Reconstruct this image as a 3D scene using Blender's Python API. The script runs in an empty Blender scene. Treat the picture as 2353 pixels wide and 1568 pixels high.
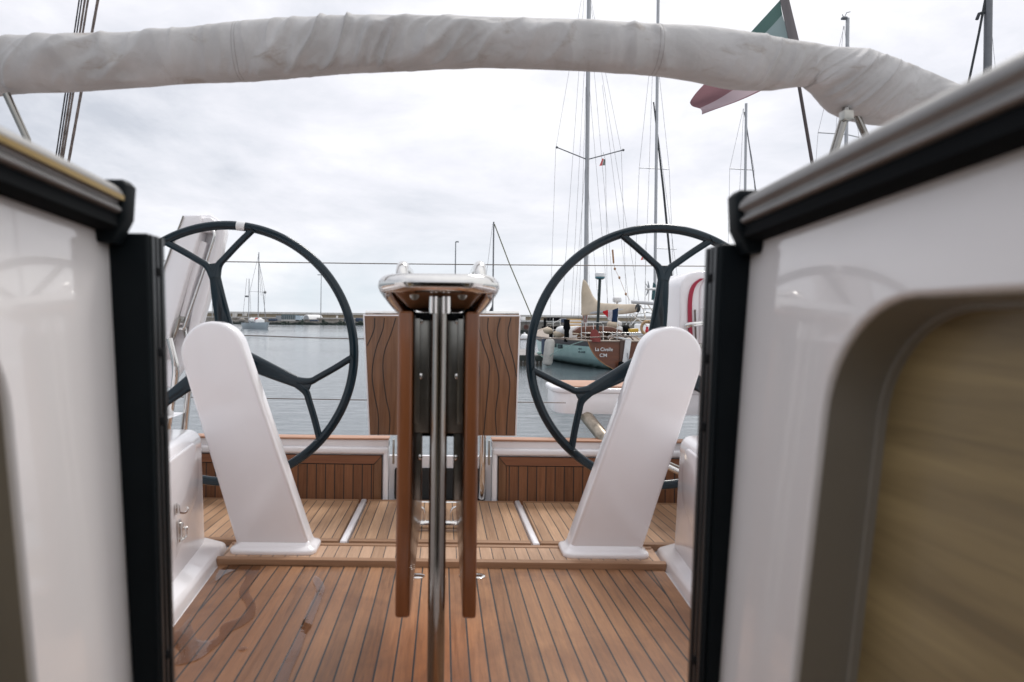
import bpy, bmesh, math, random
from mathutils import Vector, Matrix, noise as mnoise
random.seed(7)
sc = bpy.context.scene
COL = sc.collection
R = math.radians

# ------------------------------------------------------------------ camera, world, sun
CZ = 1.70                      # eye height above the water
ROLL = R(0.66)
F = 1569.0                     # focal length in units of a 2353 px wide frame
cam = bpy.data.cameras.new("camera"); cam_o = bpy.data.objects.new("camera", cam); COL.objects.link(cam_o)
cam.sensor_width = 36.0; cam.lens = 24.0
cam.shift_x = (1176.5 - 1021.0) / 2353.0
cam.shift_y = -(784.0 - 735.0) / 2353.0
cam.clip_start = 0.05; cam.clip_end = 4000
cam.dof.use_dof = True; cam.dof.focus_distance = 6.0; cam.dof.aperture_fstop = 4.5
cam_o.matrix_world = Matrix.Translation((0, 0, CZ)) @ Matrix.Rotation(math.pi/2, 4, 'X') @ Matrix.Rotation(ROLL, 4, 'Z')
sc.camera = cam_o
sc.view_settings.view_transform = 'Standard'; sc.view_settings.look = 'None'
sc.view_settings.gamma = 1.0; sc.view_settings.use_curve_mapping = False
sc.view_settings.exposure = 0.27

def lin(r, g, b):
    f = lambda c: (c/255/12.92) if c/255 <= 0.04045 else ((c/255+0.055)/1.055)**2.4
    return (f(r), f(g), f(b), 1.0)

class NT:
    """small node-tree helper"""
    def __init__(s, nt): s.nt = nt; s.L = nt.links
    def n(s, typ, **kw):
        o = s.nt.nodes.new(typ)
        for k, v in kw.items(): setattr(o, k, v)
        return o
    def put(s, sock, v):
        if v is None: return
        if isinstance(v, bpy.types.NodeSocket): s.L.new(v, sock)
        else: sock.default_value = v
    def m(s, op, a, b=None, c=None, clamp=False):
        o = s.n('ShaderNodeMath', operation=op); o.use_clamp = clamp
        s.put(o.inputs[0], a); s.put(o.inputs[1], b); s.put(o.inputs[2], c); return o.outputs[0]
    def mix(s, f, a, b, blend='MIX'):
        o = s.n('ShaderNodeMix', data_type='RGBA', blend_type=blend)
        s.put(o.inputs[0], f); s.put(o.inputs[6], a); s.put(o.inputs[7], b); return o.outputs[2]
    def sep(s, v):
        o = s.n('ShaderNodeSeparateXYZ'); s.put(o.inputs[0], v); return o.outputs
    def comb(s, x, y, z):
        o = s.n('ShaderNodeCombineXYZ'); s.put(o.inputs[0], x); s.put(o.inputs[1], y); s.put(o.inputs[2], z); return o.outputs[0]
    def noise(s, v, scale, detail=4, rough=0.55, dist=0.0):
        o = s.n('ShaderNodeTexNoise'); s.put(o.inputs['Vector'], v); o.inputs['Scale'].default_value = scale
        o.inputs['Detail'].default_value = detail; o.inputs['Roughness'].default_value = rough; o.inputs['Distortion'].default_value = dist
        return o.outputs[0]
    def wn(s, w):
        o = s.n('ShaderNodeTexWhiteNoise', noise_dimensions='1D'); s.put(o.inputs['W'], w); return o.outputs[0]
    def ramp(s, f, stops):
        o = s.n('ShaderNodeValToRGB'); e = o.color_ramp.elements
        while len(e) < len(stops): e.new(0.5)
        for i, (p, c) in enumerate(stops): e[i].position = p; e[i].color = c if len(c) == 4 else (*c, 1)
        s.put(o.inputs[0], f); return o.outputs[0]
    def mr(s, v, a, b, c=0.0, d=1.0, smooth=False):
        o = s.n('ShaderNodeMapRange'); o.interpolation_type = 'SMOOTHSTEP' if smooth else 'LINEAR'
        s.put(o.inputs[0], v)
        for i, q in zip((1, 2, 3, 4), (a, b, c, d)): s.put(o.inputs[i], q)
        return o.outputs[0]
    def bump(s, h, strength=0.3, dist=0.01):
        o = s.n('ShaderNodeBump'); o.inputs['Strength'].default_value = strength; o.inputs['Distance'].default_value = dist
        s.put(o.inputs['Height'], h); return o.outputs[0]

SUN_EL, SUN_AZ = R(52), R(28)     # azimuth from +Y (aft) towards +X
w = bpy.data.worlds.new("World"); sc.world = w; w.use_nodes = True
wt = w.node_tree; wt.nodes.clear(); g = NT(wt)
tc = g.n('ShaderNodeTexCoord').outputs['Generated']
dx, dy, dz = g.sep(tc)
zc = g.m('MAXIMUM', dz, 0.0)
den = g.m('ADD', zc, 0.22)
pl = g.comb(g.m('DIVIDE', dx, den), g.m('DIVIDE', dy, den), 0.0)
n1 = g.noise(pl, 0.9, 9, 0.60, 0.35)
n2 = g.noise(g.comb(g.m('MULTIPLY', dx, 1.0), dy, g.m('MULTIPLY', dz, 2.4)), 2.6, 9, 0.60, 0.35)
nn = g.m('ADD', g.m('MULTIPLY', n1, 0.5), g.m('MULTIPLY', n2, 0.5))
nn = g.m('ADD', nn, g.m('MULTIPLY', g.m('ADD', dx, 0.02), 0.13))
nn = g.m('ADD', nn, g.m('MULTIPLY', zc, 0.06))
cloud = g.ramp(nn, [(0.36, lin(196, 200, 209)), (0.44, lin(219, 221, 228)), (0.515, lin(233, 233, 239)), (0.62, lin(252, 252, 253))])
lowband = g.m('MULTIPLY', g.mr(dz, 0.015, 0.16, 1.0, 0.0, True), g.mr(dx, -0.35, 0.25, 0.95, 0.35))
hor = g.mix(g.m('MULTIPLY', lowband, g.mr(n2, 0.40, 0.62, 1.0, 0.35)), cloud, lin(213, 224, 233))
zen = g.mr(dz, 0.35, 1.0, 1.0, 1.22)
cl2 = g.mix(1.0, hor, g.comb(zen, zen, zen), 'MULTIPLY')
bg1 = g.n('ShaderNodeBackground'); g.put(bg1.inputs[0], cl2); bg1.inputs[1].default_value = 0.97
sky = g.n('ShaderNodeTexSky', sky_type='NISHITA'); sky.sun_disc = False
sky.sun_elevation = SUN_EL; sky.sun_rotation = SUN_AZ
bg2 = g.n('ShaderNodeBackground'); g.put(bg2.inputs[0], sky.outputs[0]); bg2.inputs[1].default_value = 0.10
mx = g.n('ShaderNodeMixShader'); mx.inputs[0].default_value = 0.06
wt.links.new(bg1.outputs[0], mx.inputs[1]); wt.links.new(bg2.outputs[0], mx.inputs[2])
wo = g.n('ShaderNodeOutputWorld'); wt.links.new(mx.outputs[0], wo.inputs[0])

sl = bpy.data.lights.new("sun", 'SUN'); sl.energy = 1.5; sl.angle = R(18); sl.color = (1.0, 0.965, 0.92)
so = bpy.data.objects.new("sun", sl); COL.objects.link(so)
sd = Vector((math.sin(SUN_AZ)*math.cos(SUN_EL), math.cos(SUN_AZ)*math.cos(SUN_EL), math.sin(SUN_EL)))
so.rotation_euler = (-sd).to_track_quat('-Z', 'Y').to_euler(); so.location = (0, 0, 30)

# ------------------------------------------------------------------ measuring helpers
SR, CR = math.sin(ROLL), math.cos(ROLL)
def P(px, py, d):
    """point at distance d straight ahead, seen at (px, py) of the 2353 px wide photograph"""
    u = (px - 1021.0)/F; v = (py - 735.0)/F
    return Vector(((u*CR + v*SR)*d, d, CZ - (-u*SR + v*CR)*d))
def FZ(y): return CZ - (0.868 + 0.029*(y - 1.634))      # the cockpit floor falls slightly aft
def PF(px, py, lift=0.0):
    u = (px - 1021.0)/F; v = (py - 735.0)/F
    v0 = -u*SR + v*CR; u0 = u*CR + v*SR
    d = (0.868 - 0.029*1.634 - lift)/(v0 - 0.029)
    return Vector((u0*d, d, FZ(d) + lift))

# ------------------------------------------------------------------ mesh helpers
class MB:
    def __init__(s): s.bm = bmesh.new()
    def _join(s, b):
        me = bpy.data.meshes.new("tmp"); b.to_mesh(me); b.free(); s.bm.from_mesh(me); bpy.data.meshes.remove(me); return s
    def hexa(s, c, bev=0.0, seg=2):
        """c: 8 corners, bottom loop of 4 then top loop of 4"""
        b = bmesh.new(); v = [b.verts.new(p) for p in c]
        for f in ((3,2,1,0),(4,5,6,7),(0,1,5,4),(1,2,6,5),(2,3,7,6),(3,0,4,7)): b.faces.new([v[i] for i in f])
        bmesh.ops.recalc_face_normals(b, faces=b.faces)
        if bev > 0: bmesh.ops.bevel(b, geom=list(b.edges), offset=bev, segments=seg, affect='EDGES', profile=0.5)
        return s._join(b)
    def box(s, x0, x1, y0, y1, z0, z1, bev=0.0, seg=2):
        return s.hexa([(x0,y0,z0),(x1,y0,z0),(x1,y1,z0),(x0,y1,z0),(x0,y0,z1),(x1,y0,z1),(x1,y1,z1),(x0,y1,z1)], bev, seg)
    def obox(s, c, ax, ay, az, bev=0.0, seg=2):
        c, ax, ay, az = Vector(c), Vector(ax), Vector(ay), Vector(az)
        return s.hexa([c-ax-ay-az, c+ax-ay-az, c+ax+ay-az, c-ax+ay-az, c-ax-ay+az, c+ax-ay+az, c+ax+ay+az, c-ax+ay+az], bev, seg)
    def prism(s, pts, ext, bev=0.0, seg=2, only_front=False):
        b = bmesh.new(); ext = Vector(ext); n = len(pts)
        a = [b.verts.new(Vector(p)) for p in pts]; c = [b.verts.new(Vector(p)+ext) for p in pts]
        b.faces.new(a); b.faces.new(list(reversed(c)))
        for i in range(n): b.faces.new((a[i], c[i], c[(i+1)%n], a[(i+1)%n]))
        bmesh.ops.recalc_face_normals(b, faces=b.faces)
        if bev > 0:
            es = [e for e in b.edges if (e.verts[0] in a) == (e.verts[1] in a)]
            bmesh.ops.bevel(b, geom=es, offset=bev, segments=seg, affect='EDGES', profile=0.5)
        return s._join(b)
    def tube(s, pts, r, n=12, closed=False, flat=None):
        """flat = (scale along the frame's second axis)"""
        pts = [Vector(p) for p in pts]; N = len(pts)
        rr = r if isinstance(r, (list, tuple)) else [r]*N
        t0 = (pts[1]-pts[0]).normalized()
        up = Vector((0,0,1)) if abs(t0.z) < 0.9 else Vector((0,1,0))
        nrm = (up - t0*up.dot(t0)).normalized(); rings = []
        for i in range(N):
            if closed: t = (pts[(i+1)%N]-pts[i-1]).normalized()
            else: t = (pts[min(i+1,N-1)]-pts[max(i-1,0)]).normalized()
            nrm = (nrm - t*nrm.dot(t)).normalized(); bi = t.cross(nrm)
            fl = flat if flat else 1.0
            rings.append([s.bm.verts.new(pts[i] + (nrm*math.cos(2*math.pi*k/n)*fl + bi*math.sin(2*math.pi*k/n))*rr[i]) for k in range(n)])
        for i in range(N if closed else N-1):
            A, B = rings[i], rings[(i+1)%N]
            for k in range(n): s.bm.faces.new((A[k], A[(k+1)%n], B[(k+1)%n], B[k]))
        if not closed:
            s.bm.faces.new(list(reversed(rings[0]))); s.bm.faces.new(rings[-1])
        return s
    def lathe(s, prof, c=(0,0,0), n=24, M=None):
        c = Vector(c); rings = []
        for r, z in prof:
            ring = []
            for k in range(n):
                p = Vector((r*math.cos(2*math.pi*k/n), r*math.sin(2*math.pi*k/n), z))
                if M: p = M @ p
                ring.append(s.bm.verts.new(c+p))
            rings.append(ring)
        for A, B in zip(rings, rings[1:]):
            for k in range(n): s.bm.faces.new((A[k], A[(k+1)%n], B[(k+1)%n], B[k]))
        s.bm.faces.new(list(reversed(rings[0]))); s.bm.faces.new(rings[-1]); return s
    def grid(s, fn, nu, nv, closeu=False, closev=False):
        V = [[s.bm.verts.new(fn(i/(nu if closeu else nu-1), j/(nv if closev else nv-1))) for j in range(nv)] for i in range(nu)]
        for i in range(nu if closeu else nu-1):
            for j in range(nv if closev else nv-1):
                s.bm.faces.new((V[i][j], V[(i+1)%nu][j], V[(i+1)%nu][(j+1)%nv], V[i][(j+1)%nv]))
        return s
    def ball(s, c, r, sx=1, sy=1, sz=1, u=16, v=10):
        b = bmesh.new(); bmesh.ops.create_uvsphere(b, u_segments=u, v_segments=v, radius=r)
        for q in b.verts: q.co = Vector((q.co.x*sx, q.co.y*sy, q.co.z*sz)) + Vector(c)
        return s._join(b)
    def poly(s, pts):
        s.bm.faces.new([s.bm.verts.new(Vector(p)) for p in pts]); return s
    def build(s, name, mat, parent=None, smooth=38, recalc=True):
        if recalc: bmesh.ops.recalc_face_normals(s.bm, faces=s.bm.faces)
        me = bpy.data.meshes.new(name); s.bm.to_mesh(me); s.bm.free()
        me.materials.append(mat)
        if smooth:
            me.shade_smooth(); me.set_sharp_from_angle(angle=R(smooth))
        o = bpy.data.objects.new(name, me); COL.objects.link(o)
        if parent is not None:
            o.parent = parent; o.matrix_parent_inverse = world_of(parent).inverted()
        return o
def world_of(o):
    m = o.matrix_basis.copy()
    if o.parent is not None: m = world_of(o.parent) @ o.matrix_parent_inverse @ m
    return m
def thing(name, label, cat, loc, group=None):
    o = bpy.data.objects.new(name, None); COL.objects.link(o); o.location = loc; o.empty_display_size = 0.1
    o['label'] = label; o['category'] = cat
    if group: o['group'] = group
    return o
def tag(o, label, cat, group=None):
    o['label'] = label; o['category'] = cat
    if group: o['group'] = group
    return o
def struct(o, kind='structure'): o['kind'] = kind; return o
def dup(root, loc, label=None, group=None):
    r = root.copy(); COL.objects.link(r); r.location = loc
    if label: r['label'] = label
    if group: r['group'] = group
    for ch in list(root.children):
        c = ch.copy(); COL.objects.link(c); c.parent = r
        for gch in list(ch.children):
            d = gch.copy(); COL.objects.link(d); d.parent = c
    return r
def cr(pts, n=8, closed=False):
    """Catmull-Rom through pts (tuples of any length)"""
    pts = [Vector(p) for p in pts]; N = len(pts); out = []
    for i in range(N if closed else N-1):
        if closed: p0, p1, p2, p3 = pts[i-1], pts[i], pts[(i+1)%N], pts[(i+2)%N]
        else: p0, p1, p2, p3 = pts[max(i-1,0)], pts[i], pts[i+1], pts[min(i+2,N-1)]
        for k in range(n):
            t = k/n
            out.append(0.5*((2*p1) + (p2-p0)*t + (2*p0-5*p1+4*p2-p3)*t*t + (3*p1-p0-3*p2+p3)*t**3))
    if not closed: out.append(pts[-1])
    return out
def fillet(pts, r, n=5):
    pts = [Vector(p) for p in pts]; out = [pts[0]]
    for a, b, c in zip(pts, pts[1:], pts[2:]):
        u = (a-b); v = (c-b); q = min(r, u.length*0.48, v.length*0.48)
        p1 = b+u.normalized()*q; p2 = b+v.normalized()*q
        for k in range(n+1):
            t = k/n; out.append((1-t)**2*p1 + 2*t*(1-t)*b + t*t*p2)
    out.append(pts[-1]); return out
def text_mesh(body, name, mat, M, size, parent=None, extrude=0.002, align='CENTER', sx=1.0, shear=0.0, bold=0.0):
    cu = bpy.data.curves.new(name, 'FONT'); cu.body = body; cu.size = size; cu.extrude = extrude
    cu.offset = bold; cu.align_x = align; cu.align_y = 'CENTER'; cu.shear = shear
    t = bpy.data.objects.new("tmp_text", cu); COL.objects.link(t)
    dg = bpy.context.evaluated_depsgraph_get(); dg.update()
    me = bpy.data.meshes.new_from_object(t.evaluated_get(dg)); bpy.data.objects.remove(t); bpy.data.curves.remove(cu)
    me.transform(M @ Matrix.Diagonal((sx, 1, 1, 1))); me.materials.clear(); me.materials.append(mat)
    o = bpy.data.objects.new(name, me); COL.objects.link(o)
    if parent is not None:
        o.parent = parent; o.matrix_parent_inverse = world_of(parent).inverted()
    return o

# ------------------------------------------------------------------ materials
def mat(name):
    m = bpy.data.materials.new(name); m.use_nodes = True; nt = m.node_tree
    b = nt.nodes['Principled BSDF']; return m, NT(nt), b
def obj_co(g): return g.n('ShaderNodeTexCoord').outputs['Object']
def plain(name, col, rough=0.5, metal=0.0, var=0.08, vscale=6.0, coat=0.0, bump=0.0, bscale=120, spec=0.5, rvar=0.0):
    m, g, b = mat(name); co = obj_co(g)
    n = g.noise(co, vscale, 5, 0.6)
    lo = tuple(c*(1-var) for c in col[:3]) + (1,); hi = tuple(min(1, c*(1+var)) for c in col[:3]) + (1,)
    g.put(b.inputs['Base Color'], g.mix(g.mr(n, 0.3, 0.7), lo, hi))
    b.inputs['Metallic'].default_value = metal; b.inputs['Coat Weight'].default_value = coat
    b.inputs['Specular IOR Level'].default_value = spec
    if rvar: g.put(b.inputs['Roughness'], g.mr(g.noise(co, vscale*3, 4, 0.6), 0.3, 0.7, rough-rvar, rough+rvar))
    else: b.inputs['Roughness'].default_value = rough
    if bump: g.put(b.inputs['Normal'], g.bump(g.noise(co, bscale, 3, 0.6), bump, 0.002))
    return m
M_gel = plain('white_gelcoat', (0.875, 0.855, 0.872), 0.16, var=0.02, vscale=3, coat=0.5, rvar=0.04)
M_gelwall = plain('cabin_gelcoat', (0.84, 0.81, 0.805), 0.10, var=0.03, vscale=4, coat=0.8)
M_steel = plain('polished_steel', (0.70, 0.69, 0.67), 0.10, 1.0, var=0.05, vscale=25, rvar=0.04)
M_post = plain('dark_polished_post', (0.30, 0.29, 0.27), 0.13, 1.0, var=0.08, vscale=12, rvar=0.04)
M_brush = plain('brushed_steel', (0.42, 0.41, 0.38), 0.32, 1.0, var=0.12, vscale=18, bump=0.1, bscale=300)
M_alu = plain('anodised_aluminium', (0.25, 0.245, 0.24), 0.48, 0.85, var=0.12, vscale=14)
M_gold = plain('gold_anodised_aluminium', (0.36, 0.25, 0.10), 0.34, 1.0, var=0.08)
M_black = plain('black_plastic', (0.006, 0.009, 0.011), 0.5, var=0.2, spec=0.10)
M_plate = plain('dull_steel_plate', (0.24, 0.235, 0.215), 0.30, 1.0, var=0.18, vscale=14)
M_lip = plain('glossy_black_track', (0.016, 0.020, 0.022), 0.30, var=0.2, spec=0.5)
M_rubber = plain('black_rubber', (0.006, 0.007, 0.008), 0.8, var=0.2, spec=0.06)
M_wheel = plain('navy_black_lacquer', (0.006, 0.018, 0.027), 0.13, var=0.15, spec=0.40)
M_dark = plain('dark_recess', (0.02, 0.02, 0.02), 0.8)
M_mark = plain('white_vinyl', (0.78, 0.78, 0.78), 0.4)
M_caulk = plain('black_caulk', (0.012, 0.014, 0.015), 0.6)
M_rope = plain('grey_brown_rope', (0.14, 0.115, 0.105), 0.85, var=0.5, vscale=90)
M_ropedk = plain('dark_rope', (0.035, 0.035, 0.042), 0.85, var=0.6, vscale=90)
M_wire = plain('steel_wire', (0.16, 0.14, 0.13), 0.45, 0.6)
M_red = plain('red_vinyl', lin(160, 30, 60), 0.4)
M_trim = plain('taupe_trim', (0.32, 0.295, 0.255), 0.45, var=0.05)

def wood(name, dark, light, along='Y', rough=0.45, coat=0.0, spec=0.5, scale=1.0, streak=1.0):
    m, g, b = mat(name); x, y, z = g.sep(obj_co(g))
    s = {'X': (3, 60, 60), 'Y': (60, 3, 60), 'Z': (60, 60, 3)}[along]
    v = g.comb(g.m('MULTIPLY', x, s[0]*scale), g.m('MULTIPLY', y, s[1]*scale), g.m('MULTIPLY', z, s[2]*scale))
    gr = g.noise(v, 1.0, 6, 0.65, 0.6); big = g.noise(v, 0.25, 3, 0.5, 0.3)
    f = g.mr(g.m('ADD', g.m('MULTIPLY', gr, 0.55*streak), g.m('MULTIPLY', big, 0.45)), 0.30, 0.66)
    g.put(b.inputs['Base Color'], g.mix(f, dark, light))
    b.inputs['Coat Weight'].default_value = coat; b.inputs['Coat Roughness'].default_value = 0.12
    b.inputs['Specular IOR Level'].default_value = spec
    g.put(b.inputs['Roughness'], g.mr(gr, 0.3, 0.7, rough-0.06, rough+0.08))
    g.put(b.inputs['Normal'], g.bump(gr, 0.12, 0.002))
    return m
M_leaf = wood('varnished_teak_upright', (0.080, 0.026, 0.008, 1), (0.245, 0.083, 0.025, 1), 'Z', 0.35, 0.35)
M_teakx = wood('oiled_teak_crosswise', (0.14, 0.050, 0.022, 1), (0.28, 0.115, 0.055, 1), 'X', 0.55)
M_teakx_pale = wood('weathered_teak_crosswise', (0.18, 0.095, 0.048, 1), (0.37, 0.205, 0.112, 1), 'X', 0.6)
M_teakcap = wood('salmon_teak_cap', (0.34, 0.17, 0.10, 1), (0.56, 0.31, 0.20, 1), 'X', 0.5)
M_walnut = wood('brown_teak_upright', (0.080, 0.034, 0.014, 1), (0.25, 0.115, 0.052, 1), 'Z', 0.36, 0.3)
M_oak = wood('oak_veneer', (0.125, 0.085, 0.035, 1), (0.36, 0.265, 0.124, 1), 'Y', 0.45, 0.10, scale=0.75, streak=1.2)
M_cabinwood = wood('dark_cabin_wood', (0.10, 0.065, 0.035, 1), (0.20, 0.14, 0.08, 1), 'X', 0.5)

def planks(name, axis, pitch, off, dark, light, along, caulk=0.0042, margin=None, rough=0.5, stain=0.5, grey=0.0, wet=False, vary=0.22):
    """caulked teak: planks counted along `axis`, grain running along `along`"""
    m, g, b = mat(name); co = obj_co(g); X = dict(zip('XYZ', g.sep(co)))
    a = X[axis]; l = X[along]
    q = g.m('DIVIDE', g.m('SUBTRACT', a, off), pitch)
    fr = g.m('FRACT', q); idx = g.m('FLOOR', q)
    edge = g.m('MULTIPLY', g.m('MINIMUM', fr, g.m('SUBTRACT', 1.0, fr)), pitch)
    seam = g.mr(edge, caulk*0.42, caulk*0.58, 1.0, 0.0)
    if margin:
        x0, k, y0, wid = margin           # margin board edge |x| = x0 + k*(y-y0), board width wid
        lim = g.m('ADD', x0, g.m('MULTIPLY', k, g.m('SUBTRACT', X['Y'], y0)))
        dd = g.m('SUBTRACT', g.m('ABSOLUTE', g.m('ADD', a, 0.005)), lim)
        inm = g.m('GREATER_THAN', dd, 0.0)
        ms = g.mr(g.m('ABSOLUTE', dd), caulk*0.42, caulk*0.58, 1.0, 0.0)
        seam = g.m('MAXIMUM', g.m('MULTIPLY', seam, g.m('SUBTRACT', 1.0, inm)), ms)
        idx = g.m('ADD', g.m('MULTIPLY', idx, g.m('SUBTRACT', 1.0, inm)), g.m('MULTIPLY', inm, g.m('MULTIPLY', g.m('SIGN', a), 77.3)))
    r1 = g.wn(g.m('ADD', idx, 3.7)); r2 = g.wn(g.m('ADD', idx, 91.2))
    sv = g.comb(g.m('ADD', g.m('MULTIPLY', a, 95.0), g.m('MULTIPLY', r2, 40.0)), g.m('MULTIPLY', l, 4.0), g.m('MULTIPLY', idx, 13.0))
    gr = g.noise(sv, 1.0, 6, 0.68, 0.5)
    fine = g.noise(g.comb(g.m('MULTIPLY', a, 420.0), g.m('MULTIPLY', l, 22.0), idx), 1.0, 3, 0.7)
    f = g.m('ADD', g.m('MULTIPLY', gr, 0.60), g.m('ADD', g.m('MULTIPLY', fine, 0.22), g.m('MULTIPLY', g.m('SUBTRACT', r1, 0.5), vary)))
    base = g.mix(g.mr(f, 0.22, 0.62), dark, light)
    cl = g.noise(co, 2.6, 6, 0.62, 0.5)
    if stain:
        base = g.mix(g.m('MULTIPLY', g.mr(cl, 0.46, 0.66, 0.0, 1.0, True), stain), base, g.mix(1.0, base, (0.62, 0.56, 0.56, 1), 'MULTIPLY'))
    sp = g.noise(co, 38.0, 3, 0.6)
    base = g.mix(g.mr(sp, 0.70, 0.76, 0.0, 0.30), base, g.mix(1.0, base, (0.5, 0.42, 0.38, 1), 'MULTIPLY'))
    rgh = g.mr(gr, 0.3, 0.7, rough-0.08, rough+0.10)
    if wet:
        # the oil-dark, damp band down the middle and the grimy port half of the sole
        mid = g.m('MULTIPLY', g.mr(g.m('ADD', g.m('ABSOLUTE', g.m('ADD', X['X'], 0.02)), g.m('MULTIPLY', cl, 0.30)), 0.14, 0.42, 1.0, 0.0, True), g.mr(X['Y'], 1.7, 2.35, 1.0, 0.15, True))
        base = g.mix(g.m('MULTIPLY', mid, 0.9), base, g.mix(1.0, base, (1.15, 0.80, 0.50, 1), 'MULTIPLY'))
        lf = g.m('MULTIPLY', g.mr(g.m('ADD', X['X'], g.m('MULTIPLY', cl, 0.5)), -0.35, 0.22, 1.0, 0.0, True), g.mr(X['Y'], 1.9, 2.6, 1.0, 0.35, True))
        base = g.mix(g.m('MULTIPLY', lf, 1.0), base, g.mix(1.0, base, (0.58, 0.53, 0.52, 1), 'MULTIPLY'))
        rgh = g.m('SUBTRACT', rgh, g.m('MULTIPLY', g.m('MAXIMUM', mid, lf), 0.15))
    g.put(b.inputs['Base Color'], g.mix(seam, base, (0.014, 0.019, 0.022, 1)))
    g.put(b.inputs['Roughness'], rgh)
    b.inputs['Specular IOR Level'].default_value = 0.4
    h = g.m('SUBTRACT', g.m('MULTIPLY', gr, 0.25), g.m('MULTIPLY', seam, 0.8))
    g.put(b.inputs['Normal'], g.bump(h, 0.25, 0.002))
    return m
M_floor = planks('teak_sole', 'X', 0.0470, -0.0205, (0.165, 0.076, 0.034, 1), (0.440, 0.228, 0.112, 1), 'Y', caulk=0.0046, vary=0.17, stain=0.75, margin=(0.759, 0.09, 2.46, 0.05), wet=True)
M_hatch = planks('teak_hatch', 'X', 0.0445, 0.004, (0.245, 0.135, 0.072, 1), (0.54, 0.335, 0.200, 1), 'Y', stain=0.35, caulk=0.0036)
M_ledge = planks('teak_ledge', 'X', 0.0450, 0.010, (0.32, 0.19, 0.112, 1), (0.58, 0.375, 0.25, 1), 'Y', stain=0.2, caulk=0.003)
M_trans = planks('teak_transom', 'X', 0.0460, 0.012, (0.115, 0.045, 0.019, 1), (0.28, 0.120, 0.055, 1), 'Z', stain=0.2, caulk=0.0045)
M_seat = planks('teak_seat', 'Y', 0.045, 0.01, (0.30, 0.16, 0.09, 1), (0.56, 0.34, 0.21, 1), 'X', stain=0.2)

# canvas
m, g, b = mat('grey_canvas'); co = obj_co(g); M_canvas = m
cn = g.noise(co, 7.0, 5, 0.6, 0.4); x_, y_, z_ = g.sep(co)
wv = g.noise(co, 900.0, 2, 0.5)
base = g.mix(g.mr(cn, 0.35, 0.7), (0.40, 0.39, 0.385, 1), (0.50, 0.49, 0.487, 1))
st = g.noise(g.comb(g.m('MULTIPLY', x_, 3.0), y_, g.m('MULTIPLY', z_, 7.0)), 2.2, 6, 0.66, 0.8)
base = g.mix(g.mr(st, 0.56, 0.72, 0.0, 0.55, True), base, (0.25, 0.195, 0.150, 1))
g.put(b.inputs['Base Color'], base); b.inputs['Roughness'].default_value = 0.72; b.inputs['Specular IOR Level'].default_value = 0.3
b.inputs['Sheen Weight'].default_value = 0.15
g.put(b.inputs['Normal'], g.bump(g.m('ADD', g.m('MULTIPLY', wv, 0.15), g.noise(co, 26.0, 5, 0.62, 0.9)), 0.30, 0.012))

# water
m, g, b = mat('harbour_water'); co = obj_co(g); M_water = m
x_, y_, z_ = g.sep(co)
wa = g.noise(g.comb(g.m('MULTIPLY', x_, 0.8), g.m('MULTIPLY', y_, 1.7), 0.0), 2.2, 6, 0.66, 0.8)
wb = g.noise(g.comb(g.m('MULTIPLY', x_, 0.16), g.m('MULTIPLY', y_, 0.28), 3.0), 1.0, 5, 0.6, 0.4)
patch = g.noise(g.comb(g.m('MULTIPLY', x_, 0.02), g.m('MULTIPLY', y_, 0.05), 7.0), 1.0, 3, 0.5)
b.inputs['Base Color'].default_value = (0.105, 0.128, 0.142, 1)
g.put(b.inputs['Roughness'], g.mr(patch, 0.35, 0.65, 0.06, 0.16)); b.inputs['IOR'].default_value = 1.40
b.inputs['Specular IOR Level'].default_value = 0.5
hgt = g.m('ADD', g.m('MULTIPLY', wa, 0.45), g.m('MULTIPLY', wb, 1.0))
g.put(b.inputs['Normal'], g.bump(hgt, 0.45, 0.085))

# thin film of water on the sole
m, g, b = mat('puddle_water'); M_puddle = m; nt = m.node_tree; nt.nodes.remove(b)
tr = g.n('ShaderNodeBsdfTransparent'); tr.inputs[0].default_value = (0.90, 0.85, 0.82, 1)
gl = g.n('ShaderNodeBsdfGlossy'); gl.inputs['Roughness'].default_value = 0.03
fr = g.n('ShaderNodeFresnel'); fr.inputs[0].default_value = 1.42
bp = g.bump(g.noise(obj_co(g), 14.0, 3, 0.5, 0.4), 0.10, 0.01)
g.put(gl.inputs['Normal'], bp); g.put(fr.inputs['Normal'], bp)
ms = g.n('ShaderNodeMixShader'); g.put(ms.inputs[0], fr.outputs[0])
g.L.new(tr.outputs[0], ms.inputs[1]); g.L.new(gl.outputs[0], ms.inputs[2])
g.L.new(ms.outputs[0], nt.nodes['Material Output'].inputs[0])

# ------------------------------------------------------------------ setting: water and the boat underfoot
mb = MB(); mb.poly([(-900, -200, 0), (900, -200, 0), (900, 1600, 0), (-900, 1600, 0)])
struct(mb.build('water', M_water, smooth=0))

# hull under the cockpit: a white shell with side decks
def hull_sec(y):
    t = min(1, max(0, (y+6)/9.5)); return 1.0 + 0.95*math.sin(t*math.pi*0.56)
mb = MB()
ys = [-6 + 9.45*i/20 for i in range(21)]
def hull_fn(i, j):
    y = -6 + 9.45*i; hw = hull_sec(y); a = (j-0.5)*2
    prof = [(-1.0, 1.22), (-1.02, 0.7), (-0.97, 0.1), (-0.70, -0.25), (0, -0.45), (0.70, -0.25), (0.97, 0.1), (1.02, 0.7), (1.0, 1.22)]
    k = min(7, int(j*8)); f = j*8-k
    px = prof[k][0]*(1-f)+prof[k+1][0]*f; pz = prof[k][1]*(1-f)+prof[k+1][1]*f
    return Vector((px*hw, y, pz))
mb.grid(hull_fn, 21, 17)
struct(mb.build('hull', M_gel))

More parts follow.
